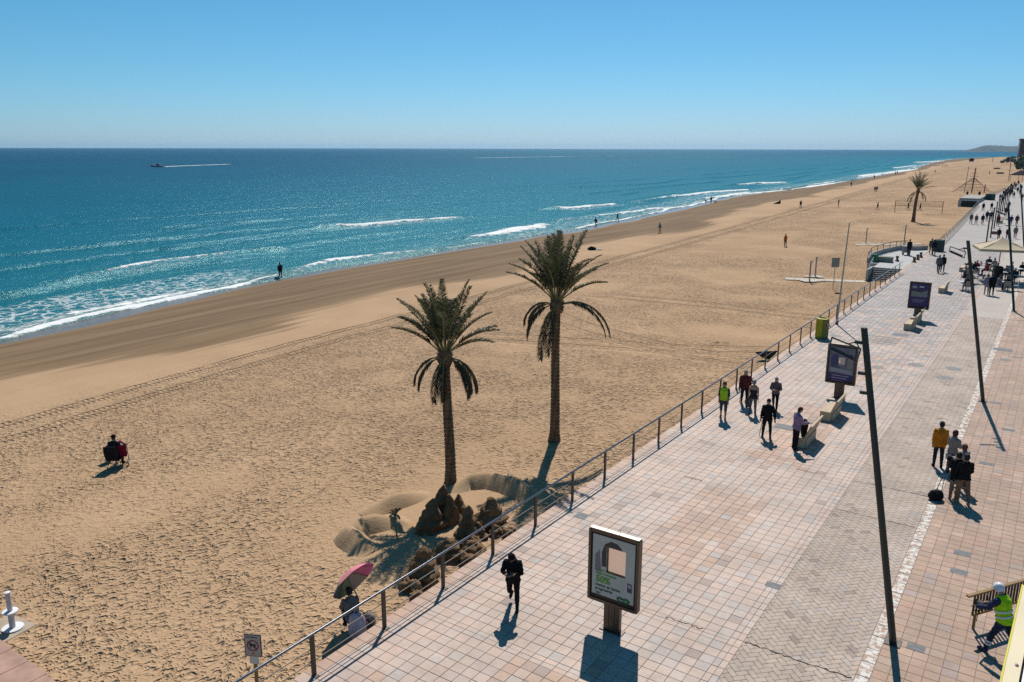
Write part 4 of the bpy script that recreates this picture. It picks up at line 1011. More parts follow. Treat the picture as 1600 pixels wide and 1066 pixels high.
# bollards on the round platform
for px, py, lb in ((1402, 407, 'dark bollard standing alone beside the stair head'), (1428.5, 408.5, 'nearest of the three dark bollards in a row on the platform'), (1434, 404.5, 'middle one of the three dark bollards in a row'), (1439, 401, 'farthest of the three dark bollards in a row')):
    p = G(px, py); t = thing('bollard', lb, 'bollard', p, 0, 'bollards on the viewing platform')
    mb = MB(); mb.lathe([(.22, 0), (.22, .12), (.13, .16), (.11, .34), (.16, .4), (.17, .5), (.10, .58), (.02, .6)], 12); mb.build('body', DARKST, t)
p = G(1383, 408); t = thing('planter', 'square stone block with dark green bin beside the stair head', 'block', p); mb = MB(); mb.box((0, 0, .28), (1.5, .9, .56), bev=.03); mb.build('block', mat('greenish_stone', (.22, .23, .20), .9, .2, 3), t)
p = G(1367, 408); bin_('small green bin against the platform rail', p, mat('green_bin', (.03, .16, .08), .5), mat('green_bin', (.03, .16, .08), .5), .8, .6)
# ------------------------------------------------------------------ flag pole, signs, showers, boardwalk strips
b_ = G(1308, 506); tp = Vector((b_.x + .0, b_.y, 6.9)); t = thing('flagpole', 'tall bare grey pole standing at the railing', 'pole', b_)
mb = MB(); mb.tube([(0, 0, 0), (.08, 0, 3.5), (.18, 0, 7.0)], [.06, .05, .035], 10); mb.build('pole', mat('galvanised', (.34, .34, .33), .45, metal=.6), t); mb = MB(); mb.lathe([(.11, 0), (.11, .03), (.08, .2)], 12); mb.build('base_collar', DARKST, t)
def post_sign(label, base, h, sx, sz, m, rz=YAW):
    t = thing('beach_sign', label, 'sign', base, rz); mb = MB(); mb.tube([(0, 0, -.2), (0, 0, h)], .03, 8); mb.build('post', mat('galvanised', (.34, .34, .33), .45), t); mb = MB(); mb.box((0, -.04, h - sz / 2), (sx, .03, sz)); mb.build('sign_board', m, t); return t
post_sign('small square notice on a thin post beside the planks', GS(1302, 451), 3.0, .72, .9, mat('notice_grey', (.3, .29, .25), .7))
sg = GS(404, 1087); t = thing('beach_sign', 'no dogs sign on a wooden post by the railing', 'sign', sg, YAW - .12)
hh = 1.42
mb = MB(); mb.box((0, .03, hh / 2 - .2), (.07, .05, hh)); mb.build('post', mat('weathered_wood', (.30, .2, .11), .9, .3, 8, .3), t)
mb = MB(); mb.box((0, -.012, hh - .12), (.40, .02, .56)); bd = mb.build('sign_board', mat('sign_frame', (.16, .12, .10), .6), t)
mb = MB(); mb.box((0, -.026, hh - .12), (.355, .006, .515)); mb.build('sign_face', mat('sign_face_grey', (.40, .37, .35), .6), bd)
RED = mat('sign_red', (.25, .02, .03), .6); BLK = mat('sign_black', (.02, .02, .02), .6)
def ring(cx, cz, r0, r1, y, n=28):
    V = []; F = []
    for k in range(n):
        a = 2 * math.pi * k / n; V += [(cx + r0 * math.cos(a), y, cz + r0 * math.sin(a)), (cx + r1 * math.cos(a), y, cz + r1 * math.sin(a))]
    for k in range(n): F.append((2 * k, 2 * k + 1, (2 * k + 3) % (2 * n), (2 * k + 2) % (2 * n)))
    return V, F
mb = MB(); mb.add(*ring(0, hh - .12, .112, .14, -.031)); mb.box((0, -.032, hh - .12), (.24, .003, .028), Matrix.Rotation(R(45), 3, 'Y')); mb.build('red_ring', RED, bd)
mb = MB(); mb.prism([(-.075, .0), (-.09, .03), (-.06, .045), (-.045, .025), (.05, .025), (.075, .055), (.08, .05), (.062, .015), (.065, -.06), (.045, -.06), (.035, -.01), (-.03, -.012), (-.045, -.065), (-.065, -.065), (-.055, 0)], 0, .002, M=Matrix(((1, 0, 0), (0, 0, -1), (0, 1, 0)))); mb.v = [(v[0], v[1] - .036, v[2] + hh - .115) for v in mb.v]; mb.build('dog_symbol', BLK, bd)
text('NO PERROS', .05, (-.15, -.032, hh + .07), BLK, bd)
mb = MB(); mb.box((.0, -.031, hh - .32), (.06, .003, .05)); mb.build('orange_mark', mat('sign_orange', (.5, .16, .04), .6), bd)
mb = MB(); mb.box((0, -.004, hh - .50), (.22, .01, .20)); mb.build('lower_plate', mat('white_plate', (.6, .6, .58), .5), t)
# foot shower in the lower left corner
p = GS(22, 984); t = thing('foot_shower', 'white beach foot shower column with two round discs', 'shower', p); CH = mat('white_enamel', (.50, .49, .53), .35, .1, 5); CHW = mat('white_disc', (.72, .72, .74), .4)
mb = MB(); mb.lathe([(.085, .0), (.075, .05), (.075, .52), (.062, .54), (.062, 1.02), (.07, 1.03), (.07, 1.06)], 14); mb.build('column', CH, t)
mb = MB(); mb.lathe([(.02, .03), (.25, .02), (.26, .05), (.02, .06)], 20); mb.build('lower_disc', CHW, t)
mb = MB(); mb.lathe([(.02, .50), (.18, .49), (.19, .53), (.02, .54)], 20); mb.build('upper_disc', CHW, t)
mb = MB(); mb.lathe([(.06, 1.06), (.075, 1.07), (.02, 1.08)], 14); mb.build('cap', CHW, t)
mb = MB(); mb.box((-.15, -.18, -.04), (1.15, 1.15, .11), R(8), bev=.02); mb.build('slab', mat('sandy_concrete', (.42, .34, .26), .9, .25, 3), t)
PLANK = mat('weathered_planks', (.52, .46, .39), .85, .2, 4, .3)
def planks(label, pxa, pxb, wd):
    a = GS(*pxa); b_ = GS(*pxb); d = b_ - a; L_ = d.length; t = thing('duckboard', label, 'duckboard', a, math.atan2(d.y, d.x))
    n = max(3, int(L_ / .9))
    for i in range(n): mb = MB(); mb.box(((i + .5) * L_ / n, 0, .05 + .003 * (i % 2)), (L_ / n - .04, wd, .05)); mb.build('plank', PLANK, t)
planks('long pale duckboard leading from the stairs onto the sand', (1352, 440), (1227, 435), 1.3)
planks('short duckboard under the two shower posts', (1250, 438), (1282, 439), .7); planks('second short duckboard by the shower posts', (1256, 431.5), (1288, 433.5), .7)
planks('far duckboard on the sand behind the platform', (1337, 382), (1440, 381), 1.2)
for lb, px, py, h in (('shower post at the near duckboard', 1265, 439.5, 2.1), ('shower post just behind the first', 1274, 432, 2.1), ('shower post by the far duckboard', 1353, 380, 2.2), ('slim post rising behind the platform parapet', 1412, 388, 3.2)):
    t = thing('beach_shower', lb, 'shower', GS(px, py), YAW); mb = MB(); mb.tube([(0, 0, 0), (0, 0, h)], .075, 8); mb.build('column', mat('shower_steel', (.30, .30, .32), .45), t); mb = MB(); mb.box((0, 0, .06), (1.3, .8, .06)); mb.build('tray', PLANK, t); mb = MB(); mb.tube([(0, 0, h - .05), (.15, -.05, h - .02), (.22, -.08, h - .1)], .03, 6); mb.build('shower_head', mat('shower_steel', (.30, .30, .32), .45), t)
# ------------------------------------------------------------------ volleyball net, climbing masts, distant things
a = GS(1398, 331); b_ = GS(1472, 333); d = b_ - a; t = thing('volleyball_net', 'brown beach volleyball net strung between two posts', 'volleyball net', a, math.atan2(d.y, d.x)); L_ = d.length; WOODP = mat('net_post', (.35, .22, .12), .8)
for x in (0, L_): mb = MB(); mb.tube([(x, 0, -.2), (x, 0, 2.5)], .07, 8); mb.build('post', WOODP, t)
for z in (2.43, 1.45): mb = MB(); mb.box((L_ / 2, 0, z), (L_, .03, .07)); mb.build('tape', mat('net_tape', (.40, .27, .15), .8), t)
mb = MB()
for i in range(60): mb.box((L_ * (i + .5) / 60, 0, 1.94), (.015, .01, .92))
for i in range(6): mb.box((L_ / 2, 0, 1.55 + .15 * i), (L_, .01, .012))
mb.build('mesh', mat('net_cord', (.2, .15, .1), .9), t)
p = GS(1515, 300); t = thing('climbing_pyramid', 'rope climbing pyramid with two tall masts', 'climbing frame', p, YAW); RUST = mat('rust_red_mast', (.16, .06, .05), .6); ROPE = mat('red_rope', (.30, .14, .10), .9)
for x, h, r_ in ((-1.6, 7.8, .09), (.6, 7.4, .20), (4.4, 2.6, .15)):
    mb = MB(); mb.tube([(x, 0, -.5), (x + .35 * h / 7, 0, h)], [r_, r_ * .8], 8); mb.build('mast', RUST, t)
for hgt_, w_ in ((5.0, 1.2), (5.8, .9), (4.2, 1.1)): mb = MB(); mb.tube([(.8 - w_, 0, hgt_), (.8 + w_, 0, hgt_)], .06, 6); mb.build('crossbar', RUST, t)
mb = MB()
for k in range(14):
    a_ = k * 2 * math.pi / 14; e = Vector((.6 + 6.0 * math.cos(a_), 4.0 * math.sin(a_), 0)); mb.tube([(.85, 0, 4.6), e], .035, 4)
for q in (.25, .45, .65, .82):
    mb.tube([Vector((.7, 0, 4.6)).lerp(Vector((.6 + 6.0 * math.cos(k * .4488), 4 * math.sin(k * .4488), 0)), q) for k in range(15)], .035, 4)
mb.build('rope_net', ROPE, t)
for i, (px, py, pt, lb) in enumerate([(1576, 281, 254, 'thin far mast on the sand near the right edge'), (1551, 252, 245, 'hazy far mast where the beach narrows')]):
    p = GS(px, py); h = 11.8 - (11.8 - p.z) * (pt - 231) / (py - 231); t = thing('mast', lb, 'mast', p); mb = MB(); mb.tube([(0, 0, 0), (0, 0, h - p.z)], .12 + .1 * i, 6); mb.build('pole', RUST, t); mb = MB(); mb.tube([(-1.2, 0, (h - p.z) * .6), (1.2, 0, (h - p.z) * .6)], .06, 5); mb.build('crossbar', RUST, t)
# boat
p = G(246, 262, WATER); t = thing('motor_boat', 'small grey motor boat crossing the open sea', 'boat', p, YAW + math.pi); HULL = mat('boat_hull', (.22, .20, .25), .5); WH = mat('boat_white', (.5, .5, .52), .5)
V = []; F = []; st = [(-4.3, 1.25, .9), (-2, 1.5, .95), (1, 1.45, 1.05), (3, .9, 1.3), (4.6, .06, 1.6)]
for x, w_, h in st: V += [(x, -w_, h), (x, -w_ * .75, -.3), (x, w_ * .75, -.3), (x, w_, h)]
for i in range(4):
    for k in range(3): F.append((4 * i + k, 4 * i + k + 1, 4 * i + 5 + k, 4 * i + 4 + k))
    F.append((4 * i + 3, 4 * i, 4 * i + 4, 4 * i + 7))
F += [(3, 2, 1, 0)]; mb = MB(); mb.add(V, F); mb.build('hull', HULL, t)
mb = MB(); mb.box((-.8, 0, 1.6), (2.6, 1.9, 1.3), bev=.1); mb.build('cabin', WH, t); mb = MB(); mb.box((-.8, 0, 1.8), (2.64, 1.94, .4)); mb.build('window_band', mat('dark_glass', (.02, .03, .04), .1), t); mb = MB(); mb.tube([(-1.2, 0, 2.2), (-1.2, 0, 4.2)], .06, 6); mb.build('mast', HULL, t); mb = MB(); mb.tube([(4.0, 0, 1.4), (6.6, 0, 3.0)], .06, 6); mb.tube([(5.2, 0, .4), (6.6, 0, 3.0)], .05, 6); mb.build('bow_gear', HULL, t)
# distant trees, hut, building at the right edge
CROWNM = leaf_mat('broadleaf_foliage', (.045, .065, .035), .15)
def far_tree(label, base, h, w_, seed):
    rr = random.Random(seed); t = thing('tree', label, 'tree', base, 0, 'trees at the far end of the promenade')
    mb = MB(); mb.tube([(0, 0, -.5), (0, 0, h * .55)], [.03 * h + .1, .02 * h + .05], 7); mb.build('trunk', TRUNK, t)
    mb = MB()
    for i in range(260):
        while True:
            q = Vector((rr.uniform(-1, 1), rr.uniform(-1, 1), rr.uniform(-1, 1)))
            if q.length < 1: break
        if rr.random() < .25 and q.length < .6: continue
        c = Vector((q.x * w_, q.y * w_, h * .62 + q.z * h * .38 * (1 + .2 * math.sin(q.x * 5)))); s = w_ * .16 * rr.uniform(.6, 1.4)
        a_ = Vector((rr.uniform(-1, 1), rr.uniform(-1, 1), rr.uniform(-.4, .4))).normalized(); b2_ = a_.cross(Vector((rr.uniform(-1, 1), rr.uniform(-1, 1), rr.uniform(-1, 1)))).normalized()
        mb.add([c + a_ * s, c + b2_ * s * .8, c - a_ * s, c - b2_ * s * .8], [(0, 1, 2, 3)])
    mb.build('crown', CROWNM, t)
rr = random.Random(4)
for i, (px, py, hpx) in enumerate([(1566, 255, 5), (1573, 254, 7), (1579, 254, 9), (1585, 255, 10), (1590, 257, 10), (1596, 262, 11), (1600, 268, 13), (1603, 258, 14)]):
    p = G(px, py, 0); dist = (p - Vector((0, 0, CAMH))).length; h = hpx * dist / FOC; far_tree(['low dark tree at the thin end of the distant tree row', 'dark bushy tree in the distant row by the beach end', 'broad dark tree among the distant row', 'leafy tree in the distant row left of the building', 'leafy tree against the distant brown building', 'nearer green tree under the distant brown building', 'nearest green tree at the right edge of the beach', 'tall tree right of the distant brown building'][i], p, h, h * rr.uniform(.6, .9), 70 + i)
p = G(1601.5, 256, 0); p.z = -2; t = thing('apartment_building', 'dark brick apartment block far off at the right edge', 'building', p, YAW * .2); BRK = mat('dark_brick', (.16, .085, .085), .9, .2, .4)
bw_, bd_, bh = 11.0, 14.0, 21.0; mb = MB(); mb.box((0, 0, bh / 2), (bw_, bd_, bh)); mb.build('wall', BRK, t); mb = MB(); mb.box((0, 0, bh + .3), (bw_ + .6, bd_ + .6, .6)); mb.build('roof', BRK, t)
for fl_ in range(6):
    for c in range(4): mb = MB(); mb.box((-bw_ / 2 + 1.6 + c * 2.9, -bd_ / 2 - .02, 2.2 + fl_ * 3.3), (1.5, .12, 1.7)); mb.build('window', mat('dark_glass', (.02, .03, .04), .1), t)
    for c in range(4): mb = MB(); mb.box((-bw_ / 2 - .02, -bd_ / 2 + 1.9 + c * 3.3, 2.2 + fl_ * 3.3), (.12, 1.6, 1.7)); mb.build('window', mat('dark_glass', (.02, .03, .04), .1), t)
# ------------------------------------------------------------------ balcony edge, barrier
LEDGE = mat('cream_painted_metal', (.72, .62, .42), .5, .08, 6); pa = thing('balcony_parapet', 'cream balcony parapet edge with small bolts in the lower right corner', 'parapet', (0, 0, 0))
e1 = G(1598, 912, 10.6); e0 = G(1563, 1066, 10.6); dx = (e1.x - e0.x) / (e1.y - e0.y); yb = -2.0; xb = e0.x + dx * (yb - e0.y)
def edge_prism(x0, x1, z0, z1, y0=-2.0, y1=e1.y):
    xa, xb_ = e0.x + dx * (y0 - e0.y), e0.x + dx * (y1 - e0.y)
    mb = MB(); mb.prism([(xa + x0, y0), (xa + x1, y0), (xb_ + x1, y1), (xb_ + x0, y1)], z0, z1); return mb
edge_prism(0, .004, 10.50, 10.601).build('colour_fringe_strip', mat('lens_fringe_yellow', (.62, .55, .06), .5), pa)  # yellow lens colour fringe, put in as a coloured strip along the edge
edge_prism(.0045, .036, 10.50, 10.60).build('coping', LEDGE, pa)
edge_prism(.0363, .0405, 10.45, 10.585).build('dark_gap', mat('dark_gap', (.05, .04, .09), .8), pa)
edge_prism(.041, .40, 10.40, 10.597).build('white_cap', mat('white_cap', (.8, .8, .78), .6), pa)
edge_prism(.02, .38, -.2, 10.49, y1=e1.y - .02).build('wall', mat('render_wall', (.6, .58, .52), .9, .1, 2), pa)
for yy in (1.35, 2.08, 2.42):
    mb = MB(); mb.lathe([(.004, 10.60), (.004, 10.603), (.002, 10.604)], 10, c=(e0.x + dx * (yy - e0.y) + .026, yy, 0)); mb.build('bolt', mat('bolt_grey', (.25, .22, .3), .4, metal=.6), pa)
a = G(1526, 926, 1.02); b_ = G(1603, 904, 1.02); d = b_ - a; bt = thing('barrier', 'brown slatted barrier panel behind the worker', 'barrier', (a.x, a.y, 0), math.atan2(d.y, d.x)); L_ = max(d.length, 1.7); BROWN = mat('varnished_wood', (.26, .15, .05), .55, .2, 6)
mb = MB(); mb.box((L_ / 2 - .1, 0, 1.0), (L_ + .35, .10, .05), bev=.01); mb.build('top_rail', BROWN, bt); mb = MB(); mb.box((L_ / 2, 0, .42), (L_, .06, .06)); mb.build('bottom_rail', BROWN, bt)
n = int(L_ / .105)
for i in range(n + 1): mb = MB(); mb.box((L_ * i / n, 0, .71), (.032, .04, .53)); mb.build('slat', mat('dark_slat', (.07, .045, .03), .6), bt)
for x in (.1, L_ - .1): mb = MB(); mb.box((x, 0, .2), (.05, .05, .4)); mb.build('foot', BROWN, bt)
# ------------------------------------------------------------------ people
SKINS = [(.42, .25, .17), (.36, .21, .14), (.30, .17, .11), (.48, .30, .21)]
def skin(i): return mat('skin_%d' % i, SKINS[i % 4], .6, .08, 8, spec=.3)
PEOPLE = []
class Body: pass
def skeleton(p):
    """joint positions in metres for a 1.72 m figure, y forward, x to its right"""
    lean, sit = R(p.get('lean', 3)), p.get('sit', None); twist = R(p.get('twist', 0))
    hz = .90; J = {}
    legs = p.get('legs', ((4, 6), (-4, 6)))
    low = 9
    for s, (th, kn) in zip((-1, 1), legs):
        ab = R(p.get('splay', 3)); th_, kn_ = R(th), R(kn); hip = Vector((s * .088, 0, hz - .02))
        d1 = Vector((s * math.sin(ab), math.sin(th_) * math.cos(ab), -math.cos(th_) * math.cos(ab))); knee = hip + d1 * .435
        d2 = Vector((s * math.sin(ab) * .4, math.sin(th_ - kn_), -math.cos(th_ - kn_))); ank = knee + d2 * .405
        fp = th_ - kn_; fp = fp * .55 if fp < 0 else fp * .25
        fdir = Vector((s * .12, math.cos(fp), math.sin(fp))).normalized(); up = Vector((0, -math.sin(fp), math.cos(fp)))
        J['hip', s], J['knee', s], J['ank', s], J['fdir', s], J['fup', s] = hip, knee, ank, fdir, up
        for q in (ank + fdir * .17 - up * .075, ank - fdir * .07 - up * .075): low = min(low, q.z)
    J['drop'] = -low
    def T(v):
        v = Vector(v); x, y = v.x * math.cos(twist) - v.y * math.sin(twist), v.x * math.sin(twist) + v.y * math.cos(twist)
        y2 = y * math.cos(lean) + v.z * math.sin(lean); z2 = v.z * math.cos(lean) - y * math.sin(lean); return Vector((x, y2, z2 + hz))
    J['T'] = T
    nod = R(p.get('nod', 0)); yaw_ = R(p.get('look', 0)); nk = Vector((0, -.005, .575))
    def H(v):
        v = Vector(v) - nk; v = Vector((v.x * math.cos(yaw_) - v.y * math.sin(yaw_), v.x * math.sin(yaw_) + v.y * math.cos(yaw_), v.z))
        v = Vector((v.x, v.y * math.cos(nod) + v.z * math.sin(nod), v.z * math.cos(nod) - v.y * math.sin(nod))); return T(v + nk)
    J['H'] = H
    for s, (fl, ab, el, inn) in zip((-1, 1), p.get('arms', ((-8, 8, 12, 0), (8, 8, 12, 0)))):
        fl, ab, el, inn = R(fl), R(ab), R(el), R(inn); sh = Vector((s * .178, -.005, .475))
        d1 = Vector((s * math.sin(ab), math.sin(fl) * math.cos(ab), -math.cos(fl) * math.cos(ab))); elb = sh + d1 * .285
        d2 = Vector((s * math.sin(ab) * .5 * math.cos(inn) - s * math.sin(inn), math.sin(fl + el) * math.cos(inn), -math.cos(fl + el) * math.cos(inn))).normalized(); wr = elb + d2 * .245
        J['sh', s], J['elb', s], J['wr', s] = T(sh), T(elb), T(wr); J['hd', s] = (T(wr + d2) - T(wr)).normalized()
    return J
def loft(mb, rings, seg=12):
    V = []; F = []
    for c, ax, ay in rings:
        for k in range(seg):
            a = 2 * math.pi * k / seg; V.append(c + ax * math.cos(a) + ay * math.sin(a))
    for i in range(len(rings) - 1):
        for k in range(seg): F.append((i * seg + k, i * seg + (k + 1) % seg, (i + 1) * seg + (k + 1) % seg, (i + 1) * seg + k))
    F.append(tuple(reversed(range(seg)))); F.append(tuple(range((len(rings) - 1) * seg, len(rings) * seg))); mb.add(V, F)
def person(label, loc, rz, h=1.72, fat=1.0, top=(.05, .05, .06), legs_c=(.03, .03, .04), hair=(.03, .02, .015), shoe=(.03, .03, .03), sk=0, near=False, skirt=None, shorts=False, short_sleeve=False, bald=False, hood=False, cap=None, helmet=None, vest=None, coat=False, group=None, bag=None, dz=0.0, hem=0.0, bare_back=False, longhair=False, **pose):
    b = Body(); b.__dict__.update(locals()); PEOPLE.append(b)
    J = skeleton(pose); T, H = J['T'], J['H']; b.J = J; mb = MB(); X, Y = Vector((1, 0, 0)), Vector((0, 1, 0))
    def tr(z, y, rx, ry, f): c = f((0, y, z)); return (c, f((rx, y, z)) - c, f((0, y + ry, z)) - c)
    g = fat
    R1 = [tr(-.10, 0, .10, .085, T), tr(-.04, -.012, .155 * g, .118 * g, T), (tr(.05, -.004, .152 * g, .112 * g, T)), tr(.15, .004, .136 * g, .098 * g, T), tr(.27, .006, .148 * g, .110 * g, T), tr(.38, .0, .172, .116 * g, T), tr(.46, -.006, .170, .098, T), tr(.515, -.012, .115, .072, T), tr(.555, -.01, .062, .060, T)]
    R2 = [tr(.60, -.004, .052, .056, H), tr(.632, .012, .058, .076, H), tr(.67, .018, .070, .092, H), tr(.72, .014, .076, .100, H), tr(.77, .006, .070, .09, H), tr(.80, 0, .052, .065, H), tr(.82, 0, .02, .025, H)]
    loft(mb, R1 + R2, 14)
    mb.tube([H((0, .105, .725)), H((0, .125, .69)), H((0, .105, .675))], [.010, .017, .012], 6)           # nose
    for s in (-1, 1): mb.tube([H((s * .074, .0, .675)), H((s * .082, -.004, .705)), H((s * .076, -.01, .735))], [.012, .019, .013], 6)   # ears
    for s in (-1, 1):
        sh, el, wr, hd = J['sh', s], J['elb', s], J['wr', s], J['hd', s]
        inn = T((s * .11, -.005, .44)); mid = sh.lerp(el, .45)
        mb.tube([inn, sh, mid, el, el.lerp(wr, .35), wr, wr + hd * .05, wr + hd * .095], [.05, .058, .05, .042, .043, .028, .034, .026], 10, flat=1.0)
        hp, kn, an = J['hip', s], J['knee', s], J['ank', s]; fd, up = J['fdir', s], J['fup', s]
        mb.tube([hp + Vector((0, 0, .06)), hp - Vector((0, 0, .04)), hp.lerp(kn, .5), kn, kn.lerp(an, .3), kn.lerp(an, .7), an], [.075, .088 * g, .073, .055, .057, .043, .036], 12)
        mb.tube([an - fd * .055 - up * .035, an + fd * .02 - up * .03, an + fd * .10 - up * .05, an + fd * .165 - up * .055], [.036, .042, .038, .024], 8)
    k = h / 1.72
    mb.v = [(x * k, y * k, (z + J['drop']) * k) for x, y, z in mb.v]; b.k = k
    me = mb.mesh('person', skin(sk)); b.raw = link('person', me); md = b.raw.modifiers.new('r', 'REMESH'); md.mode = 'VOXEL'; md.voxel_size = .0165 if near else .030
    return b
def finish_people():
    bpy.context.view_layer.update(); dg = bpy.context.evaluated_depsgraph_get(); out = []
    for b in PEOPLE: out.append(bpy.data.meshes.new_from_object(b.raw.evaluated_get(dg)))
    for b, me in zip(PEOPLE, out):
        old = b.raw.data; b.raw.modifiers.clear(); bpy.data.objects.remove(b.raw); bpy.data.meshes.remove(old); dress(b, me)
def dress(b, me):
    J, k = b.J, b.k; drop = J['drop']; n = len(me.vertices); co = np.empty(n * 3, np.float32); me.vertices.foreach_get('co', co); co = co.reshape(-1, 3) / k - np.array([0, 0, drop])
    # smooth the voxel steps a little
    ne = len(me.edges); ed = np.empty(ne * 2, np.int32); me.edges.foreach_get('vertices', ed); ed = ed.reshape(-1, 2); deg = np.bincount(ed.ravel(), minlength=n)[:, None]
    for _ in range(2):
        sm = np.zeros_like(co); np.add.at(sm, ed[:, 0], co[ed[:, 1]]); np.add.at(sm, ed[:, 1], co[ed[:, 0]]); co = co * .5 + .5 * sm / np.maximum(deg, 1)
    T, H = J['T'], J['H']; bones = []
    def bone(nm, a, c, r): bones.append((nm, np.array(a), np.array(c), r))
    bone('head', H((0, 0, .60)), H((0, .01, .78)), .07); bone('neck', T((0, -.01, .545)), H((0, 0, .585)), .05)
    bone('torso', T((0, 0, .10)), T((0, 0, .44)), .14); bone('torso', T((-.1, 0, .43)), T((.1, 0, .43)), .08); bone('hips', T((0, 0, -.08)), T((0, 0, .05)), .13)
    for s in (-1, 1):
        bone('uarm', J['sh', s], J['elb', s], .05); bone('farm', J['elb', s], J['wr', s], .035); bone('hand', J['wr', s] + J['hd', s] * .015, J['wr', s] + J['hd', s] * .11, .03)
        bone('thigh', J['hip', s] + Vector((0, 0, -.05)), J['knee', s], .075); bone('shin', J['knee', s], J['ank', s] + (J['knee', s] - J['ank', s]) * .12, .045); bone('foot', J['ank', s] - J['fdir', s] * .05 - J['fup', s] * .04, J['ank', s] + J['fdir', s] * .15 - J['fup', s] * .05, .04)
    D = []
    for nm, a, c, r in bones:
        d = c - a; t = np.clip(((co - a) @ d) / (d @ d), 0, 1); D.append((np.linalg.norm(co - a - t[:, None] * d, axis=1)) / r)
    lab = np.array([q[0] for q in bones])[np.argmin(np.array(D), axis=0)]
    nf = len(me.polygons); fl = [tuple(p.vertices) for p in me.polygons]
    # normals
    nrm = np.zeros_like(co); fa = np.array([f[:4] if len(f) >= 4 else (*f, f[-1]) for f in fl]); fn = np.cross(co[fa[:, 2]] - co[fa[:, 0]], co[fa[:, 3]] - co[fa[:, 1]])
    for q in range(4): np.add.at(nrm, fa[:, q], fn)
    nrm /= np.maximum(np.linalg.norm(nrm, axis=1)[:, None], 1e-9)
    loc = (b.loc[0], b.loc[1], b.loc[2] + b.dz)
    final = (co + np.array([0, 0, drop])) * k
    mb = MB(); mb.v = [tuple(v) for v in final]; mb.f = fl; mb.m = [0] * nf
    J_ = lambda v: (Vector(v) + Vector((0, 0, drop))) * k
    if b.near:      # fingers and thumb of each hand
        for s in (-1, 1):
            w_, hd = J['wr', s], J['hd', s]; sd = hd.cross(Vector((0, 0, 1))); sd = sd.normalized() if sd.length > .2 else Vector((0, 1, 0)); pn = sd.cross(hd).normalized()
            for q, ln in zip((-1.5, -.5, .5, 1.5), (.062, .078, .074, .055)):
                p0 = w_ + hd * .075 + sd * q * .017; p1 = p0 + hd * .04 + pn * .004; p2 = p1 + hd * ln * .5 - pn * .014; p3 = p2 + hd * ln * .35 - pn * .026
                mb.tube([J_(p0), J_(p1), J_(p2), J_(p3)], [.0095, .009, .008, .006], 6)
            p0 = w_ + hd * .03 + sd * .026; mb.tube([J_(p0), J_(p0 + hd * .03 + sd * .026), J_(p0 + hd * .058 + sd * .03 - pn * .012)], [.011, .010, .007], 6)
    body = mb.build('person', skin(b.sk), None, True, loc, b.rz); tag(body, b.label, 'person', b.group)
    flab = lab[fa[:, 0]]; fz = co[fa].mean(1)
    def piece(name, mask, off, m, wr=.006, flare=None):
        idx = np.nonzero(mask)[0]
        if len(idx) == 0: return
        vs = np.unique(fa[idx]); mp = -np.ones(n, np.int64); mp[vs] = np.arange(len(vs)); wv = off + wr * np.sin(co[vs, 2] * 55 + co[vs, 0] * 38 + co[vs, 1] * 21)
        P = co[vs] + nrm[vs] * wv[:, None]
        if flare is not None: P = flare(P)
        P = (P + np.array([0, 0, drop])) * k; q = MB(); q.v = [tuple(v) for v in P]; q.f = [tuple(int(mp[v]) for v in fl[i]) for i in idx]; q.m = [0] * len(idx); return q.build(name, m, body, True)
    A = lambda *ls: np.isin(flab, ls)
    hipz = T((0, 0, 0)).z
    tm = A('torso', 'uarm') if b.short_sleeve else A('torso', 'uarm', 'farm')
    tm = tm | (A('hips') & (fz[:, 2] > hipz - .05 - b.hem)) | (A('thigh') & (fz[:, 2] > hipz - .10 - (.32 if b.coat else b.hem)) & (fz[:, 2] > J['knee', 1].z + .06))
    if b.bare_back: tm = tm & ~((A('torso')) & (fz[:, 2] > T((0, 0, .36)).z) & (fz[:, 1] < T((0, -.03, .4)).y)) & ~A('farm', 'uarm')
    lm = A('hips', 'thigh') if b.shorts else A('hips', 'thigh', 'shin')
    piece('shorts' if b.shorts else 'trousers', lm, .013, cloth(b.legs_c), .004)
    piece('coat' if b.coat else 'top', tm, .026 if not b.short_sleeve else .018, cloth(b.top), .007)
    if b.vest is not None: piece('vest', (A('torso') | (A('hips') & (fz[:, 2] > hipz - .02))) & ~A('uarm'), .042, cloth(b.vest), .004)
    near_l = np.linalg.norm(fz - np.array(J['ank', -1]), axis=1) < np.linalg.norm(fz - np.array(J['ank', 1]), axis=1)
    for sd_ in (True, False): piece('shoe', A('foot') & (near_l == sd_), .010, cloth(b.shoe), .0)
    if b.skirt is not None: 
        kz = J['knee', 1].z; hz_ = hipz + .04; c0_ = Vector((0, 0, 0)); q = MB(); rings = []
        for u in (0, .3, .65, 1): z = hz_ + (kz - .12 - hz_) * u; rings.append((J_(Vector((0, .01, z))), Vector((.17 + .06 * u, 0, 0)) * k, Vector((0, .13 + .08 * u, 0)) * k))
        loft(q, rings, 16); q.build('skirt', cloth(b.skirt), body, True)
    # head: local coordinates
    o_ = np.array(H((0, 0, .575))); ax = np.stack([np.array(H((1, 0, .575))) - o_, np.array(H((0, 1, .575))) - o_, np.array(H((0, 0, 1.575))) - o_]); hl = (fz - o_) @ ax.T + np.array([0, 0, .575])
    hd_ = A('head', 'neck') & (hl[:, 2] > .585)
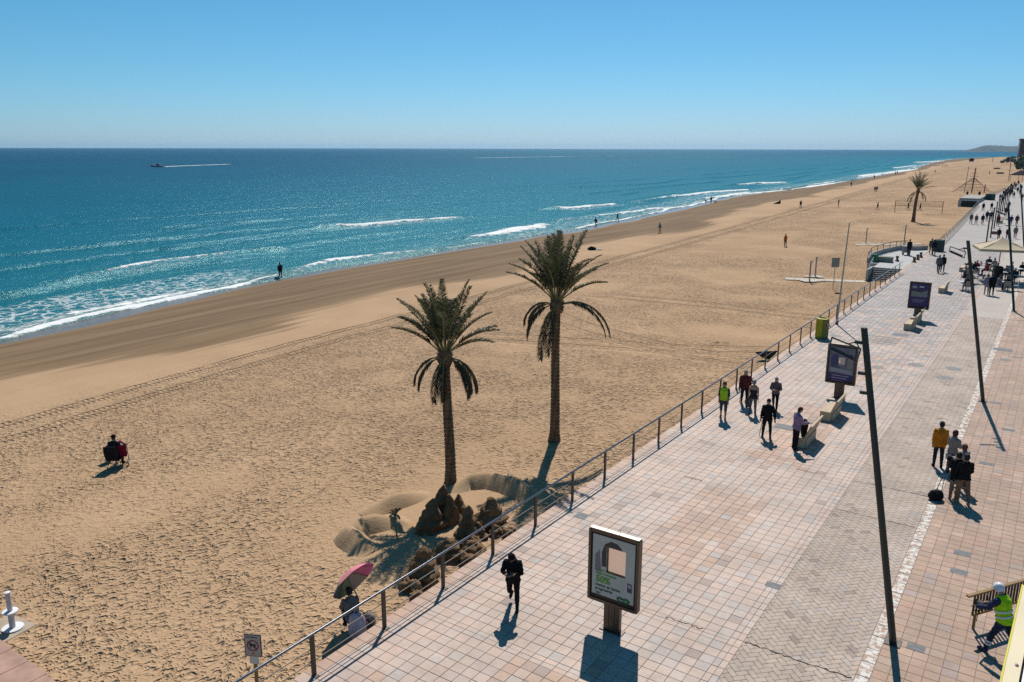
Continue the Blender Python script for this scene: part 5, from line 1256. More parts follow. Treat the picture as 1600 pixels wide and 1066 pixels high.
    if b.hood: piece('hood', hd_ & ~((hl[:, 1] > .045) & (hl[:, 2] < .765)) | A('neck'), .022, cloth(b.top))
    elif b.helmet is None and not b.bald:
        hm = hd_ & (((hl[:, 1] < .035) & (hl[:, 2] > (.55 if b.longhair else .625))) | (hl[:, 2] > .755)) & ~((np.abs(hl[:, 0]) > .06) & (hl[:, 2] < .74) & (hl[:, 1] > -.02) & (not b.longhair))
        piece('hair', hm, .018 if not b.longhair else .026, mat('hair_%02x%02x%02x' % tuple(int(c * 255) for c in b.hair), b.hair, .7, .2, 30, .4, 60), .004)
    if b.cap is not None:
        piece('cap', hd_ & (hl[:, 2] > .742), .024, cloth(b.cap), .0); q = MB(); c = H((0, .10, .752)); loft(q, [(J_(H((0, .06, .757))), (H((.07, .06, .757)) - H((0, .06, .757))) * k, Vector((0, 0, .006))), (J_(H((0, .165, .742))), (H((.05, .165, .742)) - H((0, .165, .742))) * k, Vector((0, 0, .005)))], 10); q.build('cap_peak', cloth(b.cap), body)
    if b.helmet is not None:
        piece('helmet', hd_ & ((hl[:, 2] > .725) | ((hl[:, 1] < .0) & (hl[:, 2] > .66))), .034, mat('helmet_shell', b.helmet, .35, 0), .0)
    if b.near:
        for s in (-1, 1): q = MB(); q.blob(J_(H((s * .030, .103, .725))), .011, 8, 5, 0); q.build('eye', flat('eye_dark', (.02, .015, .012), .3), body)
        q = MB(); q.tube([J_(H((-.022, .098, .648))), J_(H((0, .104, .646))), J_(H((.022, .098, .648)))], .005, 5); q.build('mouth', mat('lips', (.25, .09, .08), .6), body)
    b.body = body
WALKA = dict(legs=((22, 8), (-16, 22)), arms=((-20, 7, 14, 0), (20, 7, 18, 0)), lean=4); WALKB = dict(legs=((-15, 24), (20, 6)), arms=((18, 7, 18, 0), (-20, 7, 14, 0)), lean=4)
STAND = dict(legs=((2, 4), (-3, 5)), arms=((2, 7, 14, 5), (0, 7, 12, 5)), lean=2)
SIT = dict(legs=((84, 84), (80, 88)), arms=((25, 8, 55, 15), (25, 8, 60, 15)), lean=8)
def cp(base, **k): d = dict(base); d.update(k); return d
BLACK = (.012, .012, .014); NAVY = (.02, .025, .05); GREY = (.14, .14, .15); JEAN = (.05, .07, .12)
fc = math.pi       # facing the camera side (towards -y)
m = person('person in black hooded top looking down at a phone while walking', G(803, 952), fc + .40, 1.72, 1.05, BLACK, BLACK, BLACK, (.02, .018, .018), 1, True, hood=True, nod=38, legs=((4, 3), (-10, 46)), arms=((24, 14, 92, 38), (24, 14, 90, 36)), lean=8)
def held(name, label, cat, loc, rz=0): return thing(name, label, cat, loc, rz)
p_ = G(803, 952) + Vector((.13, -.27, 1.22)); t = held('phone', 'dark phone held in front of the hooded walker', 'phone', p_, .5); mb = MB(); mb.box((0, 0, 0), (.075, .14, .009), Matrix.Rotation(R(-40), 3, 'X'), bev=.003); mb.build('case', BLK, t)
person('officer in bright yellow vest and shorts at the railing', G(1130, 654), fc + .2, 1.70, 1.0, (.04, .05, .07), (.05, .07, .10), (.02, .015, .012), (.12, .08, .06), 2, True, vest=(.36, .62, .03), shorts=True, short_sleeve=True, **cp(STAND, legs=((8, 4), (-10, 10))))
person('person in dark red jacket leaning on a stick beside the railing', G(1163, 632), fc + .3, 1.76, 1.15, (.10, .025, .03), (.02, .02, .03), (.30, .28, .27), (.06, .05, .04), 1, True, bald=False, **cp(WALKA, lean=8, nod=12))
person('woman with bare back and loose dark trousers carrying a pack', G(1176, 647), .25, 1.62, 1.0, (.03, .03, .045), (.10, .11, .13), (.2, .2, .24), (.03, .03, .03), 0, True, bare_back=True, **WALKB)
person('woman in mauve knit walking alone with folded arms', G(1211, 639), fc + .15, 1.58, 1.02, (.16, .11, .13), BLACK, (.32, .29, .27), BLACK, 0, True, **cp(WALKA, arms=((20, 14, 78, 40), (20, 14, 78, 40)), nod=8))
person('man in black suit and cap leaning on a walking stick', G(1198, 683), fc + .25, 1.66, 1.15, BLACK, BLACK, (.05, .04, .04), BLACK, 1, True, cap=(.02, .02, .025), coat=False, hem=.12, **cp(STAND, splay=7, arms=((8, 18, 18, 0), (2, 12, 14, 0)), look=15))
person('man in lilac shirt with a dark jacket over his arm', G(1243, 701), -.8, 1.74, 1.12, (.27, .19, .30), (.012, .012, .016), (.03, .02, .02), BLACK, 1, True, **cp(STAND, splay=6, nod=25, arms=((10, 8, 20, 5), (22, 10, 70, 5))))
c = G(1253, 697); t = thing('jacket', 'dark jacket hanging over the arm of the man in lilac', 'jacket', (c.x + .02, c.y + .12, 0)); mb = MB(); mb.blob((0, 0, .78), (.14, .20, .36), 12, 10, .16, 3); mb.build('cloth', cloth(BLACK), t)
for lb, px, py, h, tx in (('light walking stick of the man in the black suit', 1187, 680, .88, .12), ('walking stick of the person in dark red', 1156, 628, .9, .1)):
    p_ = G(px, py); t = thing('walking_stick', lb, 'walking stick', p_); mb = MB(); mb.tube([(0, 0, 0), (tx, .02, h), (tx + .06, .02, h + .05), (tx + .11, .02, h + .01)], .014, 6); mb.build('shaft', mat('cane', (.3, .3, .2), .5), t)
p_ = G(1168, 640); t = thing('backpack', 'dark bag carried by the woman with bare back', 'bag', (p_.x + .05, p_.y - .1, .15)); mb = MB(); mb.blob((0, 0, .28), (.15, .14, .24), 12, 8, .1, 5); mb.build('sack', cloth((.08, .08, .09)), t); mb = MB(); mb.tube([(-.08, 0, .45), (0, 0, .62), (.08, 0, .45)], .014, 6); mb.build('strap', cloth(BLACK), t)
# camera crew on the white line
person('person in orange jacket standing with back turned', G(1465, 728), .3, 1.76, 1.12, (.52, .19, .015), (.02, .025, .035), BLACK, BLACK, 1, True, hem=.06, **STAND)
person('person in grey jacket with dark red hair and dark bag', G(1485, 739), -.5, 1.66, 1.05, (.24, .22, .21), (.05, .03, .04), (.07, .02, .02), BLACK, 0, True, longhair=True, **cp(STAND, arms=((15, 8, 60, 25), (15, 8, 60, 25))))
person('person in pale grey top with auburn hair beside the crew', G(1501, 762), .9, 1.62, 1.0, (.30, .29, .29), (.10, .07, .06), (.14, .055, .025), (.3, .28, .26), 0, True, longhair=True, **cp(STAND, arms=((20, 8, 70, 25), (20, 8, 70, 25))))
person('crew member in black sweatshirt and light brown trousers seen from behind', G(1503, 785), .5, 1.74, 1.05, BLACK, (.21, .13, .085), BLACK, (.28, .27, .26), 1, True, **cp(STAND, arms=((20, 8, 55, 20), (10, 10, 40, 10)), legs=((10, 4), (-10, 6)), splay=6))
person('crew member in black coat facing the tripod', G(1491, 780), .2, 1.70, 1.05, (.015, .015, .018), (.25, .17, .12), BLACK, (.3, .28, .26), 0, True, hem=.1, **cp(STAND, arms=((25, 8, 60, 20), (25, 8, 60, 20))))
p_ = G(1463, 780); t = thing('equipment_bag', 'black equipment bag lying on the white kerb line', 'bag', p_, .4); mb = MB(); mb.blob((0, 0, .17), (.26, .20, .21), 14, 9, .1, 2); mb.build('sack', cloth(BLACK), t); mb = MB(); mb.tube([(-.15, 0, .3), (0, 0, .42), (.15, 0, .3)], .014, 6); mb.build('strap', cloth(GREY), t); mb = MB(); mb.box((.02, -.03, .37), (.25, .03, .02)); mb.build('zip', cloth(GREY), t)
p_ = G(1476, 772); t = thing('camera_tripod', 'camera on a slim tripod between the crew and the bag', 'tripod', p_, .3)
for k_ in range(3): a_ = k_ * 2.094; mb = MB(); mb.tube([(.36 * math.cos(a_), .36 * math.sin(a_), 0), (.03 * math.cos(a_), .03 * math.sin(a_), 1.05)], .013, 6); mb.build('leg', mat('tripod_grey', (.10, .10, .11), .4, metal=.5), t)
mb = MB(); mb.tube([(0, 0, .9), (0, 0, 1.3)], .018, 8); mb.build('centre_column', mat('tripod_grey', (.10, .10, .11), .4), t); mb = MB(); mb.box((0, 0, 1.40), (.16, .30, .17), bev=.02); mb.tube([(0, .15, 1.40), (0, .30, 1.40)], .05, 10); mb.build('camera_body', flat('black_enamel', (.012, .012, .012)), t)
# worker with helmet
person('worker in yellow reflective vest and white helmet carrying a device', G(1563, 1022), R(60), 1.80, 1.15, (.035, .04, .09), (.02, .03, .06), BLACK, (.06, .06, .11), 0, True, vest=(.40, .72, .02), helmet=(.66, .67, .74), **cp(STAND, lean=16, nod=14, legs=((20, 8), (-18, 16)), splay=8, arms=((48, 14, 38, 10), (42, 10, 48, 25))))
wb = PEOPLE[-1]
p_ = G(1563, 1022); hx, hy = -math.sin(R(60)), math.cos(R(60))
t = thing('camera_stabiliser', 'black handheld camera stabiliser held by the worker', 'camera', (p_.x + hx * .62, p_.y + hy * .62, -.10), R(60)); 
mb = MB(); mb.tube([(-.22, 0, 1.32), (-.26, 0, 1.02), (.0, .02, .92), (.26, 0, 1.02), (.22, 0, 1.32)], .022, 6); mb.build('hoop', BLK, t); mb = MB(); mb.box((0, 0, 1.10), (.16, .16, .16), bev=.02); mb.build('camera_body', BLK, t); mb = MB(); mb.tube([(-.05, 0, .92), (-.06, 0, .66)], .01, 5); mb.build('cable', BLK, t)
REFL = mat('reflective_tape', (.62, .64, .66), .35)
# ------------------------------------------------------------------ the seller under the umbrella
s_ = GS(553, 990); person('seller with dark bun sitting on the sand under an umbrella', s_, 1.1, 1.6, 1.12, (.15, .145, .145), (.03, .03, .06), BLACK, (.05, .04, .04), 2, True, **cp(SIT, legs=((98, 118), (88, 112)), lean=14, arms=((38, 8, 45, 15), (34, 8, 50, 15))))
p_ = GS(561, 998); t = thing('carrier_bag', 'pale lilac carrier bag hanging at the seller\'s side', 'bag', p_, .4); mb = MB(); mb.blob((0, 0, .34), (.24, .17, .38), 14, 9, .12, 9); mb.build('sack', mat('lilac_plastic', (.42, .37, .46), .5, .15, 6, .3), t); mb = MB(); mb.tube([(-.1, 0, .68), (0, 0, .86), (.1, 0, .68)], .012, 5); mb.build('handle', mat('lilac_plastic', (.42, .37, .46), .5), t)
for px, py, c_, lb in ((571, 985, (.06, .04, .05), 'dark goods bag beside the seller'), (577, 982, (.25, .2, .2), 'small pale bundle in front of the seller')):
    p_ = GS(px, py); t = thing('bundle', lb, 'bundle', p_); mb = MB(); mb.blob((0, 0, .2), (.22, .2, .24), 12, 8, .2, int(px)); mb.build('sack', cloth(c_), t)
    mb = MB(); mb.tube([(-.06, 0, .4), (0, 0, .5), (.06, 0, .4)], .012, 5); mb.build('knot', cloth(c_), t)
def canopy_panels(t, rad, depth, cols, M, c, segs=8, name='panel'):
    for k in range(segs):
        V = []; F = []; nr, na = 5, 4
        for i in range(nr + 1):
            u = i / nr
            for j in range(na + 1):
                a = 2 * math.pi * (k + j / na) / segs; sag = 1 - .06 * math.sin(math.pi * j / na) * u; rr_ = rad * u * sag
                V.append(c + M @ Vector((rr_ * math.cos(a), rr_ * math.sin(a), depth * (1 - u ** 1.9))))
        for i in range(nr):
            for j in range(na): q = i * (na + 1) + j; F.append((q, q + na + 1, q + na + 2, q + 1))
        mb = MB(); mb.add(V, F); mb.build(name, cols[k % len(cols)], t, True)
base = GS(567, 985); ax_target = G(553, 908, 1.2)
cpt = base + Vector((-.42, .12, 1.30)); t = thing('beach_umbrella', 'tilted beach umbrella with pink, white and green panels', 'umbrella', base)
axv = Vector((-.86, .02, .52)).normalized(); q = axv.to_track_quat('Z', 'Y').to_matrix()
def thin(name, c_): return leaf_mat(name, c_, .35)
UP = [mat('umb_' + n_, c_, .7) for n_, c_ in (('pink', (.66, .20, .26)), ('magenta', (.62, .12, .42)), ('pink2', (.60, .15, .30)), ('grey', (.34, .28, .22)), ('green', (.20, .26, .12)), ('teal', (.10, .16, .16)), ('grey2', (.30, .26, .22)), ('rose', (.62, .22, .26)))]
off = cpt - base
canopy_panels(t, .66, .28, UP, q @ Matrix.Rotation(R(65), 3, 'Z'), off - axv * .1)
mb = MB(); mb.tube([(0, 0, -.2), off + Vector((.20, -.04, -.40)), off + axv * .24], .017, 8); mb.build('pole', mat('white_pole', (.35, .3, .3), .5), t)
mb = MB(); MR = q @ Matrix.Rotation(R(65), 3, 'Z')
for k_ in range(8): a_ = 2 * math.pi * k_ / 8; mb.tube([off - axv * .1 + MR @ Vector((0, 0, .25)), off - axv * .1 + MR @ Vector((.36 * math.cos(a_), .36 * math.sin(a_), .175)), off - axv * .1 + MR @ Vector((.65 * math.cos(a_), .65 * math.sin(a_), -.012))], .007, 4)
mb.build('ribs', DARKST, t)
# sunbather on the open sand with chair, bag and red towel
s_ = GS(182, 731); person('person in black cap sitting on a chair on the open sand', s_, .6, 1.65, 1.12, (.015, .016, .03), BLACK, BLACK, BLACK, 0, True, cap=(.012, .014, .012), **cp(SIT, legs=((88, 80), (80, 84))))
t = thing('beach_chair', 'low dark folding chair under the sitter on the open sand', 'chair', s_, .6); DKF = cloth((.015, .015, .02))
mb = MB(); mb.box((0, 0, .36), (.5, .45, .05), bev=.01); mb.build('seat', DKF, t); mb = MB(); mb.box((0, -.27, .68), (.5, .05, .6), Matrix.Rotation(R(10), 3, 'X'), bev=.01); mb.build('backrest', DKF, t)
for x in (-.23, .23): mb = MB(); mb.tube([(x, -.24, 0), (x, .2, .36)], .014, 6); mb.tube([(x, .24, 0), (x, -.22, .4)], .014, 6); mb.build('leg_frame', mat('tripod_grey', (.10, .10, .11), .4), t)
p_ = GS(172, 722); t = thing('backpack', 'black rucksack leaning behind the sitter', 'bag', p_, .3); mb = MB(); mb.blob((0, 0, .34), (.20, .16, .34), 14, 10, .08, 4); mb.build('sack', cloth((.012, .012, .02)), t); mb = MB(); mb.tube([(.1, -.16, .7), (.14, -.24, .45), (.1, -.16, .15)], .02, 6); mb.build('strap', cloth(BLACK), t)
p_ = GS(193, 726); t = thing('pushchair', 'small crimson pushchair next to the sitter', 'pushchair', p_, 1.0); CR = cloth((.16, .012, .04)); PK = cloth((.45, .14, .18))
mb = MB(); mb.box((0, 0, .42), (.42, .5, .1), bev=.03); mb.build('seat', CR, t); mb = MB(); mb.box((0, -.26, .68), (.42, .08, .5), Matrix.Rotation(R(18), 3, 'X'), bev=.03); mb.build('backrest', CR, t); mb = MB(); mb.tube([(-.2, -.3, .9), (0, -.1, 1.02), (.2, -.3, .9)], .06, 8); mb.build('hood', PK, t)
for x in (-.23, .23):
    for y in (-.25, .3):
        M_ = Matrix.Rotation(R(90), 3, 'Y'); mb = MB(); mb.lathe([(.10, -.02), (.12, 0), (.10, .02)], 12); mb.v = [tuple(M_ @ Vector(v) + Vector((x, y, .11))) for v in mb.v]; mb.build('wheel', mat('grey_wheel', (.3, .3, .32), .5), t)
    mb = MB(); mb.tube([(x, .3, .12), (x, 0, .4), (x, -.4, .98)], .014, 6); mb.build('side_frame', mat('tripod_grey', (.10, .10, .11), .4), t)
# ------------------------------------------------------------------ small figures on the beach and at the water
def far(label, px, py, top, legs_c, rz, pose, sand=True, h=1.70, **k):
    p_ = GS(px, py) if sand else G(px, py, 0); return person(label, p_, rz, h, k.pop('fat', 1.05), top, legs_c, k.pop('hair', (.03, .02, .02)), k.pop('shoe', BLACK), k.pop('sk', 1), False, **{**pose, **k})
far('dark clad person standing alone at the water\'s edge', 439, 436, (.02, .02, .025), BLACK, 1.2, STAND)
far('dark figure in the shallows behind the taller palm', 931, 354, (.05, .03, .03), (.03, .02, .02), 2.8, WALKA)
far('figure in dark jacket walking the wet sand right of the taller palm', 965, 346, (.03, .03, .05), BLACK, -.4, WALKB)
far('walker in pale blue and pink carrying a bag on the smooth sand', 1031, 364, (.22, .26, .28), (.35, .16, .14), 2.6, WALKA); 
far('person standing at the shore between two dogs', 1111, 317, (.03, .03, .04), BLACK, .5, STAND)
far('lone walker on the sand above the volleyball court', 1251, 324, (.06, .05, .05), BLACK, .4, WALKA)
far('person in dark clothes at the left end of the court', 1310, 322.5, (.05, .055, .05), BLACK, -1.2, STAND)
far('barefoot player left of the net', 1371, 327, (.12, .09, .08), (.08, .06, .06), -1.4, WALKB, shorts=True, sk=2)
far('person with bright orange shirt standing on the open beach', 1227, 385, (.50, .13, .03), (.06, .05, .06), 1.0, STAND)
far('player lunging close to the distant palm', 1419, 328, (.03, .03, .035), (.09, .06, .05), 1.2, WALKA, sk=2, shorts=True)
far('player in black right of the distant palm', 1437.5, 328.5, BLACK, (.05, .04, .04), -1.2, WALKB)
far('left walker of the pair on the pale sand', 1367, 299, (.03, .03, .04), BLACK, .2, WALKA); far('right walker of the pair on the pale sand', 1370, 298.5, (.05, .05, .06), BLACK, .3, WALKB)
far('small dark figure at the foam line', 1330, 291, (.03, .03, .04), BLACK, .3, STAND); far('small figure standing in the white surf', 1366, 278.5, (.05, .04, .06), BLACK, .5, STAND)
for i, x in enumerate((1473, 1476.5, 1480)): far(['left', 'middle', 'right'][i] + ' bather of the trio wading at the far shore', x, 259.5, [(.05, .07, .1), (.08, .1, .12), (.05, .05, .07)][i], NAVY, .4, STAND, group='trio at the far shore')
far('left figure of the two near the leftmost far foam', 1399, 272, BLACK, BLACK, .2, WALKA); far('right figure of the two near the leftmost far foam', 1402, 271, (.05, .04, .04), BLACK, .2, WALKB)
far('distant stroller on the bare sand past the palm', 1461, 269, (.06, .05, .05), BLACK, .2, WALKA)
far('distant person in brown beyond the climbing masts', 1546, 271, (.10, .06, .05), (.10, .07, .06), .4, STAND)
def dog(label, px, py, rz, col):
    t0 = GS(px, py); t = thing('dog', label, 'dog', t0, rz); mb = MB(); m_ = cloth(col)
    mb.tube([(0, -.30, .42), (0, -.1, .43), (0, .15, .42), (0, .27, .46), (0, .36, .58), (0, .42, .64), (0, .50, .62), (0, .58, .58)], [.07, .10, .12, .11, .07, .075, .055, .03], 10)
    for x in (-.07, .07):
        mb.tube([(x, .2, .40), (x, .19, .2), (x, .2, .02), (x, .25, .015)], [.05, .03, .024, .02], 7); mb.tube([(x, -.24, .40), (x, -.17, .27), (x, -.30, .16), (x, -.28, .02), (x, -.23, .015)], [.06, .045, .026, .022, .02], 7); mb.tube([(x * .7, .38, .69), (x * .9, .36, .76)], [.025, .008], 5)
    mb.tube([(0, -.33, .45), (0, -.48, .52), (0, -.58, .63)], [.025, .018, .01], 6); mb.build('body', m_, t, True); mb = MB(); mb.blob((0, .59, .585), .018, 8, 5, 0); mb.build('nose', BLK, t)
dog('small dark dog to the left of the person at the shore', 1103, 316, 1.0, (.03, .028, .025)); dog('dark dog to the right of the person at the shore', 1117, 317.5, -1.2, (.04, .03, .025))
p_ = GS(1215, 318); t = thing('windbreak', 'dark beach windbreak leaning on the sand near the water', 'windbreak', p_, YAW); mb = MB(); mb.add([(-1.1, 0, 0), (.75, .3, 0), (.95, .6, .95), (.4, .4, .6), (-1.1, .12, 0), (.75, .45, 0), (.95, .72, .95), (.4, .52, .6)], [(0, 1, 2, 3), (7, 6, 5, 4), (0, 4, 5, 1), (1, 5, 6, 2), (2, 6, 7, 3), (3, 7, 4, 0)]); mb.build('sheet', cloth((.03, .03, .035)), t); mb = MB(); mb.tube([(.95, .75, -.1), (.95, .75, 1.0)], .03, 6); mb.build('pole', DARKST, t)
p_ = GS(929, 391); t = thing('beach_bags', 'pile of dark bag and white towel on the smooth sand', 'bags', p_, YAW); mb = MB(); mb.blob((-.35, 0, .18), (.6, .3, .28), 12, 8, .15, 6); mb.build('dark_bag', cloth(BLACK), t); mb = MB(); mb.blob((.55, 0, .08), (.45, .3, .14), 12, 8, .2, 7); mb.build('white_towel', cloth((.55, .55, .52)), t)
p_ = GS(1197, 562); t = thing('folded_parasol', 'dark collapsed canopy lying on the sand below the railing', 'canopy', p_, YAW); mb = MB(); mb.add([(-.7, 0, .5), (.75, .1, .56), (.2, -.1, .0), (-.1, .3, .05), (.1, -.35, .1)], [(0, 1, 2), (0, 1, 3), (0, 3, 4), (1, 4, 3), (0, 4, 2), (1, 2, 4)]); mb.build('sheet', cloth((.075, .058, .045)), t); mb = MB(); mb.tube([(.0, 0, -.1), (.05, 0, .66)], .02, 6); mb.build('pole', DARKST, t)
p_ = GS(1122, 536); t = thing('weed_clump', 'small green weed tuft on the sand', 'plant', p_); rr = random.Random(2); mb = MB()
for i in range(60): a_ = rr.uniform(0, 6.3); r_ = rr.uniform(0, .5); q_ = Vector((r_ * math.cos(a_) * 1.6, r_ * math.sin(a_), 0)); mb.add([q_, q_ + Vector((.02, 0, 0)), q_ + Vector((rr.uniform(-.1, .1), rr.uniform(-.1, .1), rr.uniform(.08, .2)))], [(0, 1, 2)])
mb.build('leaves', LEAF, t)
p_ = GS(1518, 251); t = thing('beach_hut', 'tiny dark hut at the far waterline', 'hut', p_, YAW); mb = MB(); mb.box((0, 0, 1.3), (3.4, 3, 2.6)); mb.build('wall', cloth((.03, .025, .03)), t); mb = MB(); mb.prism([(-2, 0), (2, 0), (0, 1.0)], -1.7, 1.7, M=Matrix(((1, 0, 0), (0, 0, 1), (0, 1, 0)))); mb.v = [(v[0], v[1], v[2] + 2.62) for v in mb.v]; mb.build('roof', cloth((.04, .03, .03)), t)
for px, py, wd, lb in ((1558, 262.5, 5, 'dark upturned rowing boat on the far sand'), (1563, 270, 4.5, 'second upturned rowing boat nearer on the far sand')):
    p_ = GS(px, py); t = thing('rowing_boat', lb, 'boat', p_, YAW + .2); V = []; F = []
    for x, w_ in ((-wd / 2, .1), (-wd / 4, .9), (0, 1.1), (wd / 4, .9), (wd / 2, .1)): V += [(x, -w_, 0), (x, -w_ * .6, .75), (x, w_ * .6, .75), (x, w_, 0)]
    for i in range(4):
        for k_ in range(3): F.append((4 * i + k_, 4 * i + k_ + 1, 4 * i + 5 + k_, 4 * i + 4 + k_))
    mb = MB(); mb.add(V, F); mb.build('hull', cloth((.06, .05, .045)), t); mb = MB(); mb.tube([(-wd / 2, 0, .5), (0, 0, .82), (wd / 2, 0, .5)], .06, 6); mb.build('keel', cloth((.05, .04, .04)), t)
for px, py, lb in ((1594, 282, 'dark market tent at the right edge above the crowd'),):
    p_ = G(px, py, 0); t = thing('market_tent', lb, 'tent', p_, YAW * .4); mb = MB(); mb.lathe([(3.6, 2.3), (3.5, 2.5), (.1, 4.2)], 4); mb.build('roof', cloth((.02, .02, .03)), t)
    for k_ in range(4): a_ = k_ * math.pi / 2; mb = MB(); mb.tube([(3.3 * math.cos(a_), 3.3 * math.sin(a_), 0), (3.3 * math.cos(a_), 3.3 * math.sin(a_), 2.4)], .07, 6); mb.build('pole', DARKST, t)
# ------------------------------------------------------------------ promenade strollers far off
PW = [(1517, 348.5, (.16, .15, .15), (.17, .16, .16), WALKA, 'stroller in pale grey nearest the far railing'), (1525, 349.5, (.17, .10, .10), (.20, .13, .11), WALKB, 'stroller in dusty pink second from the far railing'),
      (1535, 349.5, (.02, .03, .05), (.13, .15, .18), WALKA, 'stroller in navy jacket third from the far railing'), (1541.8, 344, (.025, .02, .06), (.04, .04, .05), WALKB, 'stroller in indigo coat by the first slim post'),
      (1548.5, 343, BLACK, BLACK, WALKA, 'stroller all in black by the second slim post'), (1536, 329, (.015, .02, .02), BLACK, WALKB, 'dark stroller farther along the railing side'), (1549, 327.5, (.012, .014, .02), NAVY, WALKA, 'dark stroller behind the black clad one'),
      (1559, 352, (.10, .03, .05), (.06, .03, .07), STAND, 'person in maroon standing at the distant bench'), (1560, 374, BLACK, (.13, .07, .07), WALKB, 'person in black carrying a reddish box'),
      (1574, 373, (.12, .012, .03), (.02, .015, .04), WALKA, 'walker in crimson top passing the third lamp'), (1586, 371, (.22, .20, .17), (.12, .10, .12), WALKB, 'walker in beige jacket right of the third lamp'),
      (1579.5, 350.5, (.05, .04, .16), (.07, .06, .14), WALKA, 'walker in violet blue beyond the beige one'), (1588.5, 351, (.10, .04, .07), (.10, .05, .07), WALKB, 'walker in plum coat at the right of the far path'),
      (1571, 337, (.012, .012, .02), (.03, .02, .04), STAND, 'dark figure halfway along the third lamp post'), (1562.5, 313, (.10, .08, .14), NAVY, WALKA, 'pale violet figure at the head of the post row'), (1567, 316, (.02, .04, .04), BLACK, WALKB, 'dark teal figure next to the post row'),
      *[(x_, y_, c_, BLACK, WALKA if i_ % 2 else WALKB, None) for i_, (x_, y_, c_) in enumerate([(1568, 306, (.03, .02, .04)), (1571, 303, (.02, .03, .03)), (1574.5, 300, (.05, .03, .04)), (1578, 306, (.02, .02, .02)), (1581, 304, (.06, .05, .06)), (1584, 308, (.03, .02, .06)), (1590, 300, (.02, .02, .03)), (1594, 304, (.04, .03, .04)), (1585, 290, (.03, .03, .04)), (1591, 288, (.05, .04, .05)), (1596, 296, (.02, .02, .03)), (1580, 293, (.04, .04, .05)), (1597, 312, (.07, .05, .05)), (1576, 326, (.03, .03, .05))])], (1570, 309, (.02, .02, .03), BLACK, WALKA, None), (1573, 306, (.03, .03, .04), BLACK, WALKB, None), (1576, 304, (.02, .02, .025), BLACK, WALKA, None), (1579, 301, (.04, .03, .05), BLACK, WALKB, None), (1582, 297, (.03, .03, .04), BLACK, WALKA, None), (1587, 293, (.06, .05, .07), BLACK, WALKB, None),
      (1466, 425, (.13, .13, .16), (.02, .02, .04), WALKA, 'adult of the pair walking by the stair platform'), (1472.5, 424, (.012, .014, .02), (.02, .02, .03), WALKB, 'slighter person of the pair by the stair platform'),
      (1420, 398, BLACK, BLACK, STAND, 'person in black at the platform parapet'), (1459, 398, (.02, .015, .03), (.06, .06, .07), STAND, 'person in dark jacket waiting where the far railing starts'), (1454.5, 396, (.10, .11, .10), (.12, .12, .12), STAND, 'person in grey green beside the one in the dark jacket'),
      (1551, 310, (.06, .04, .05), NAVY, STAND, 'figure at the head of the second stair block'), (1511, 307, BLACK, NAVY, STAND, 'left figure on the second stair block'), (1530, 308, BLACK, BLACK, STAND, 'right figure on the second stair block')]
rr = random.Random(9)
for px, py, tc_, lc, po, lb in PW:
    k = {} if lb else dict(group='dark crowd at the far end of the promenade')
    far(lb or 'dark stroller in the far crowd at the end of the promenade', px, py, tc_, lc, rr.choice([0, .1, fc, fc + .2, -.1]), po, False, rr.uniform(1.62, 1.80), **k)
p_ = G(1560, 374); t = thing('cardboard_box', 'reddish box carried by the person in black', 'box', (p_.x - .45, p_.y, .75)); mb = MB(); mb.box((0, 0, .2), (.75, .4, .4), bev=.02); mb.build('carton', cloth((.22, .11, .10)), t); mb = MB(); mb.box((0, 0, .402), (.76, .06, .006)); mb.build('tape', cloth((.3, .2, .16)), t)
p_ = G(1415.5, 397); t = thing('hand_cart', 'grey box trolley next to the person in black on the platform', 'trolley', p_, .4); mb = MB(); mb.box((0, 0, .62), (.8, .6, .7), bev=.04); mb.build('box', cloth((.30, .30, .31)), t); mb = MB(); mb.box((0, 0, .99), (.84, .64, .05)); mb.build('lid', cloth((.45, .45, .45)), t)
for x in (-.3, .3): M_ = Matrix.Rotation(R(90), 3, 'X'); mb = MB(); mb.lathe([(.12, -.03), (.13, 0), (.12, .03)], 12); mb.v = [tuple(M_ @ Vector(v) + Vector((x, 0, .13))) for v in mb.v]; mb.build('wheel', BLK, t)
# ------------------------------------------------------------------ cafe terrace
MET = mat('cafe_aluminium', (.42, .42, .44), .35, metal=.7); WICK = mat('cafe_weave', (.30, .27, .25), .8, .2, 20)
def cafe_chair(label, loc, rz, c_=None):
    t = thing('cafe_chair', label, 'chair', loc, rz, 'chairs on the cafe terrace'); m_ = c_ or WICK
    mb = MB(); mb.box((0, 0, .45), (.46, .44, .04), bev=.008); mb.build('seat', m_, t); mb = MB(); mb.box((0, -.22, .70), (.46, .035, .42), Matrix.Rotation(R(8), 3, 'X'), bev=.008); mb.build('backrest', m_, t)
    for x in (-.2, .2):
        mb = MB(); mb.tube([(x, .19, 0), (x, .19, .66), (x, -.2, .66)], .014, 6); mb.build('arm_frame', MET, t)
        for y in (-.2,): mb = MB(); mb.tube([(x, y, 0), (x, y - .03, .9)], .014, 6); mb.build('leg', MET, t)
    return t
def cafe_table(label, loc):
    t = thing('cafe_table', label, 'table', loc, .3, 'tables on the cafe terrace'); mb = MB(); mb.box((0, 0, .73), (.8, .8, .03), bev=.006); mb.build('tabletop', mat('cafe_top', (.5, .5, .52), .4), t); mb = MB(); mb.tube([(0, 0, .03), (0, 0, .72)], .035, 8); mb.build('column', MET, t); mb = MB(); mb.box((0, 0, .02), (.55, .08, .04)); mb.box((0, 0, .022), (.08, .55, .04)); mb.build('foot', MET, t); return t
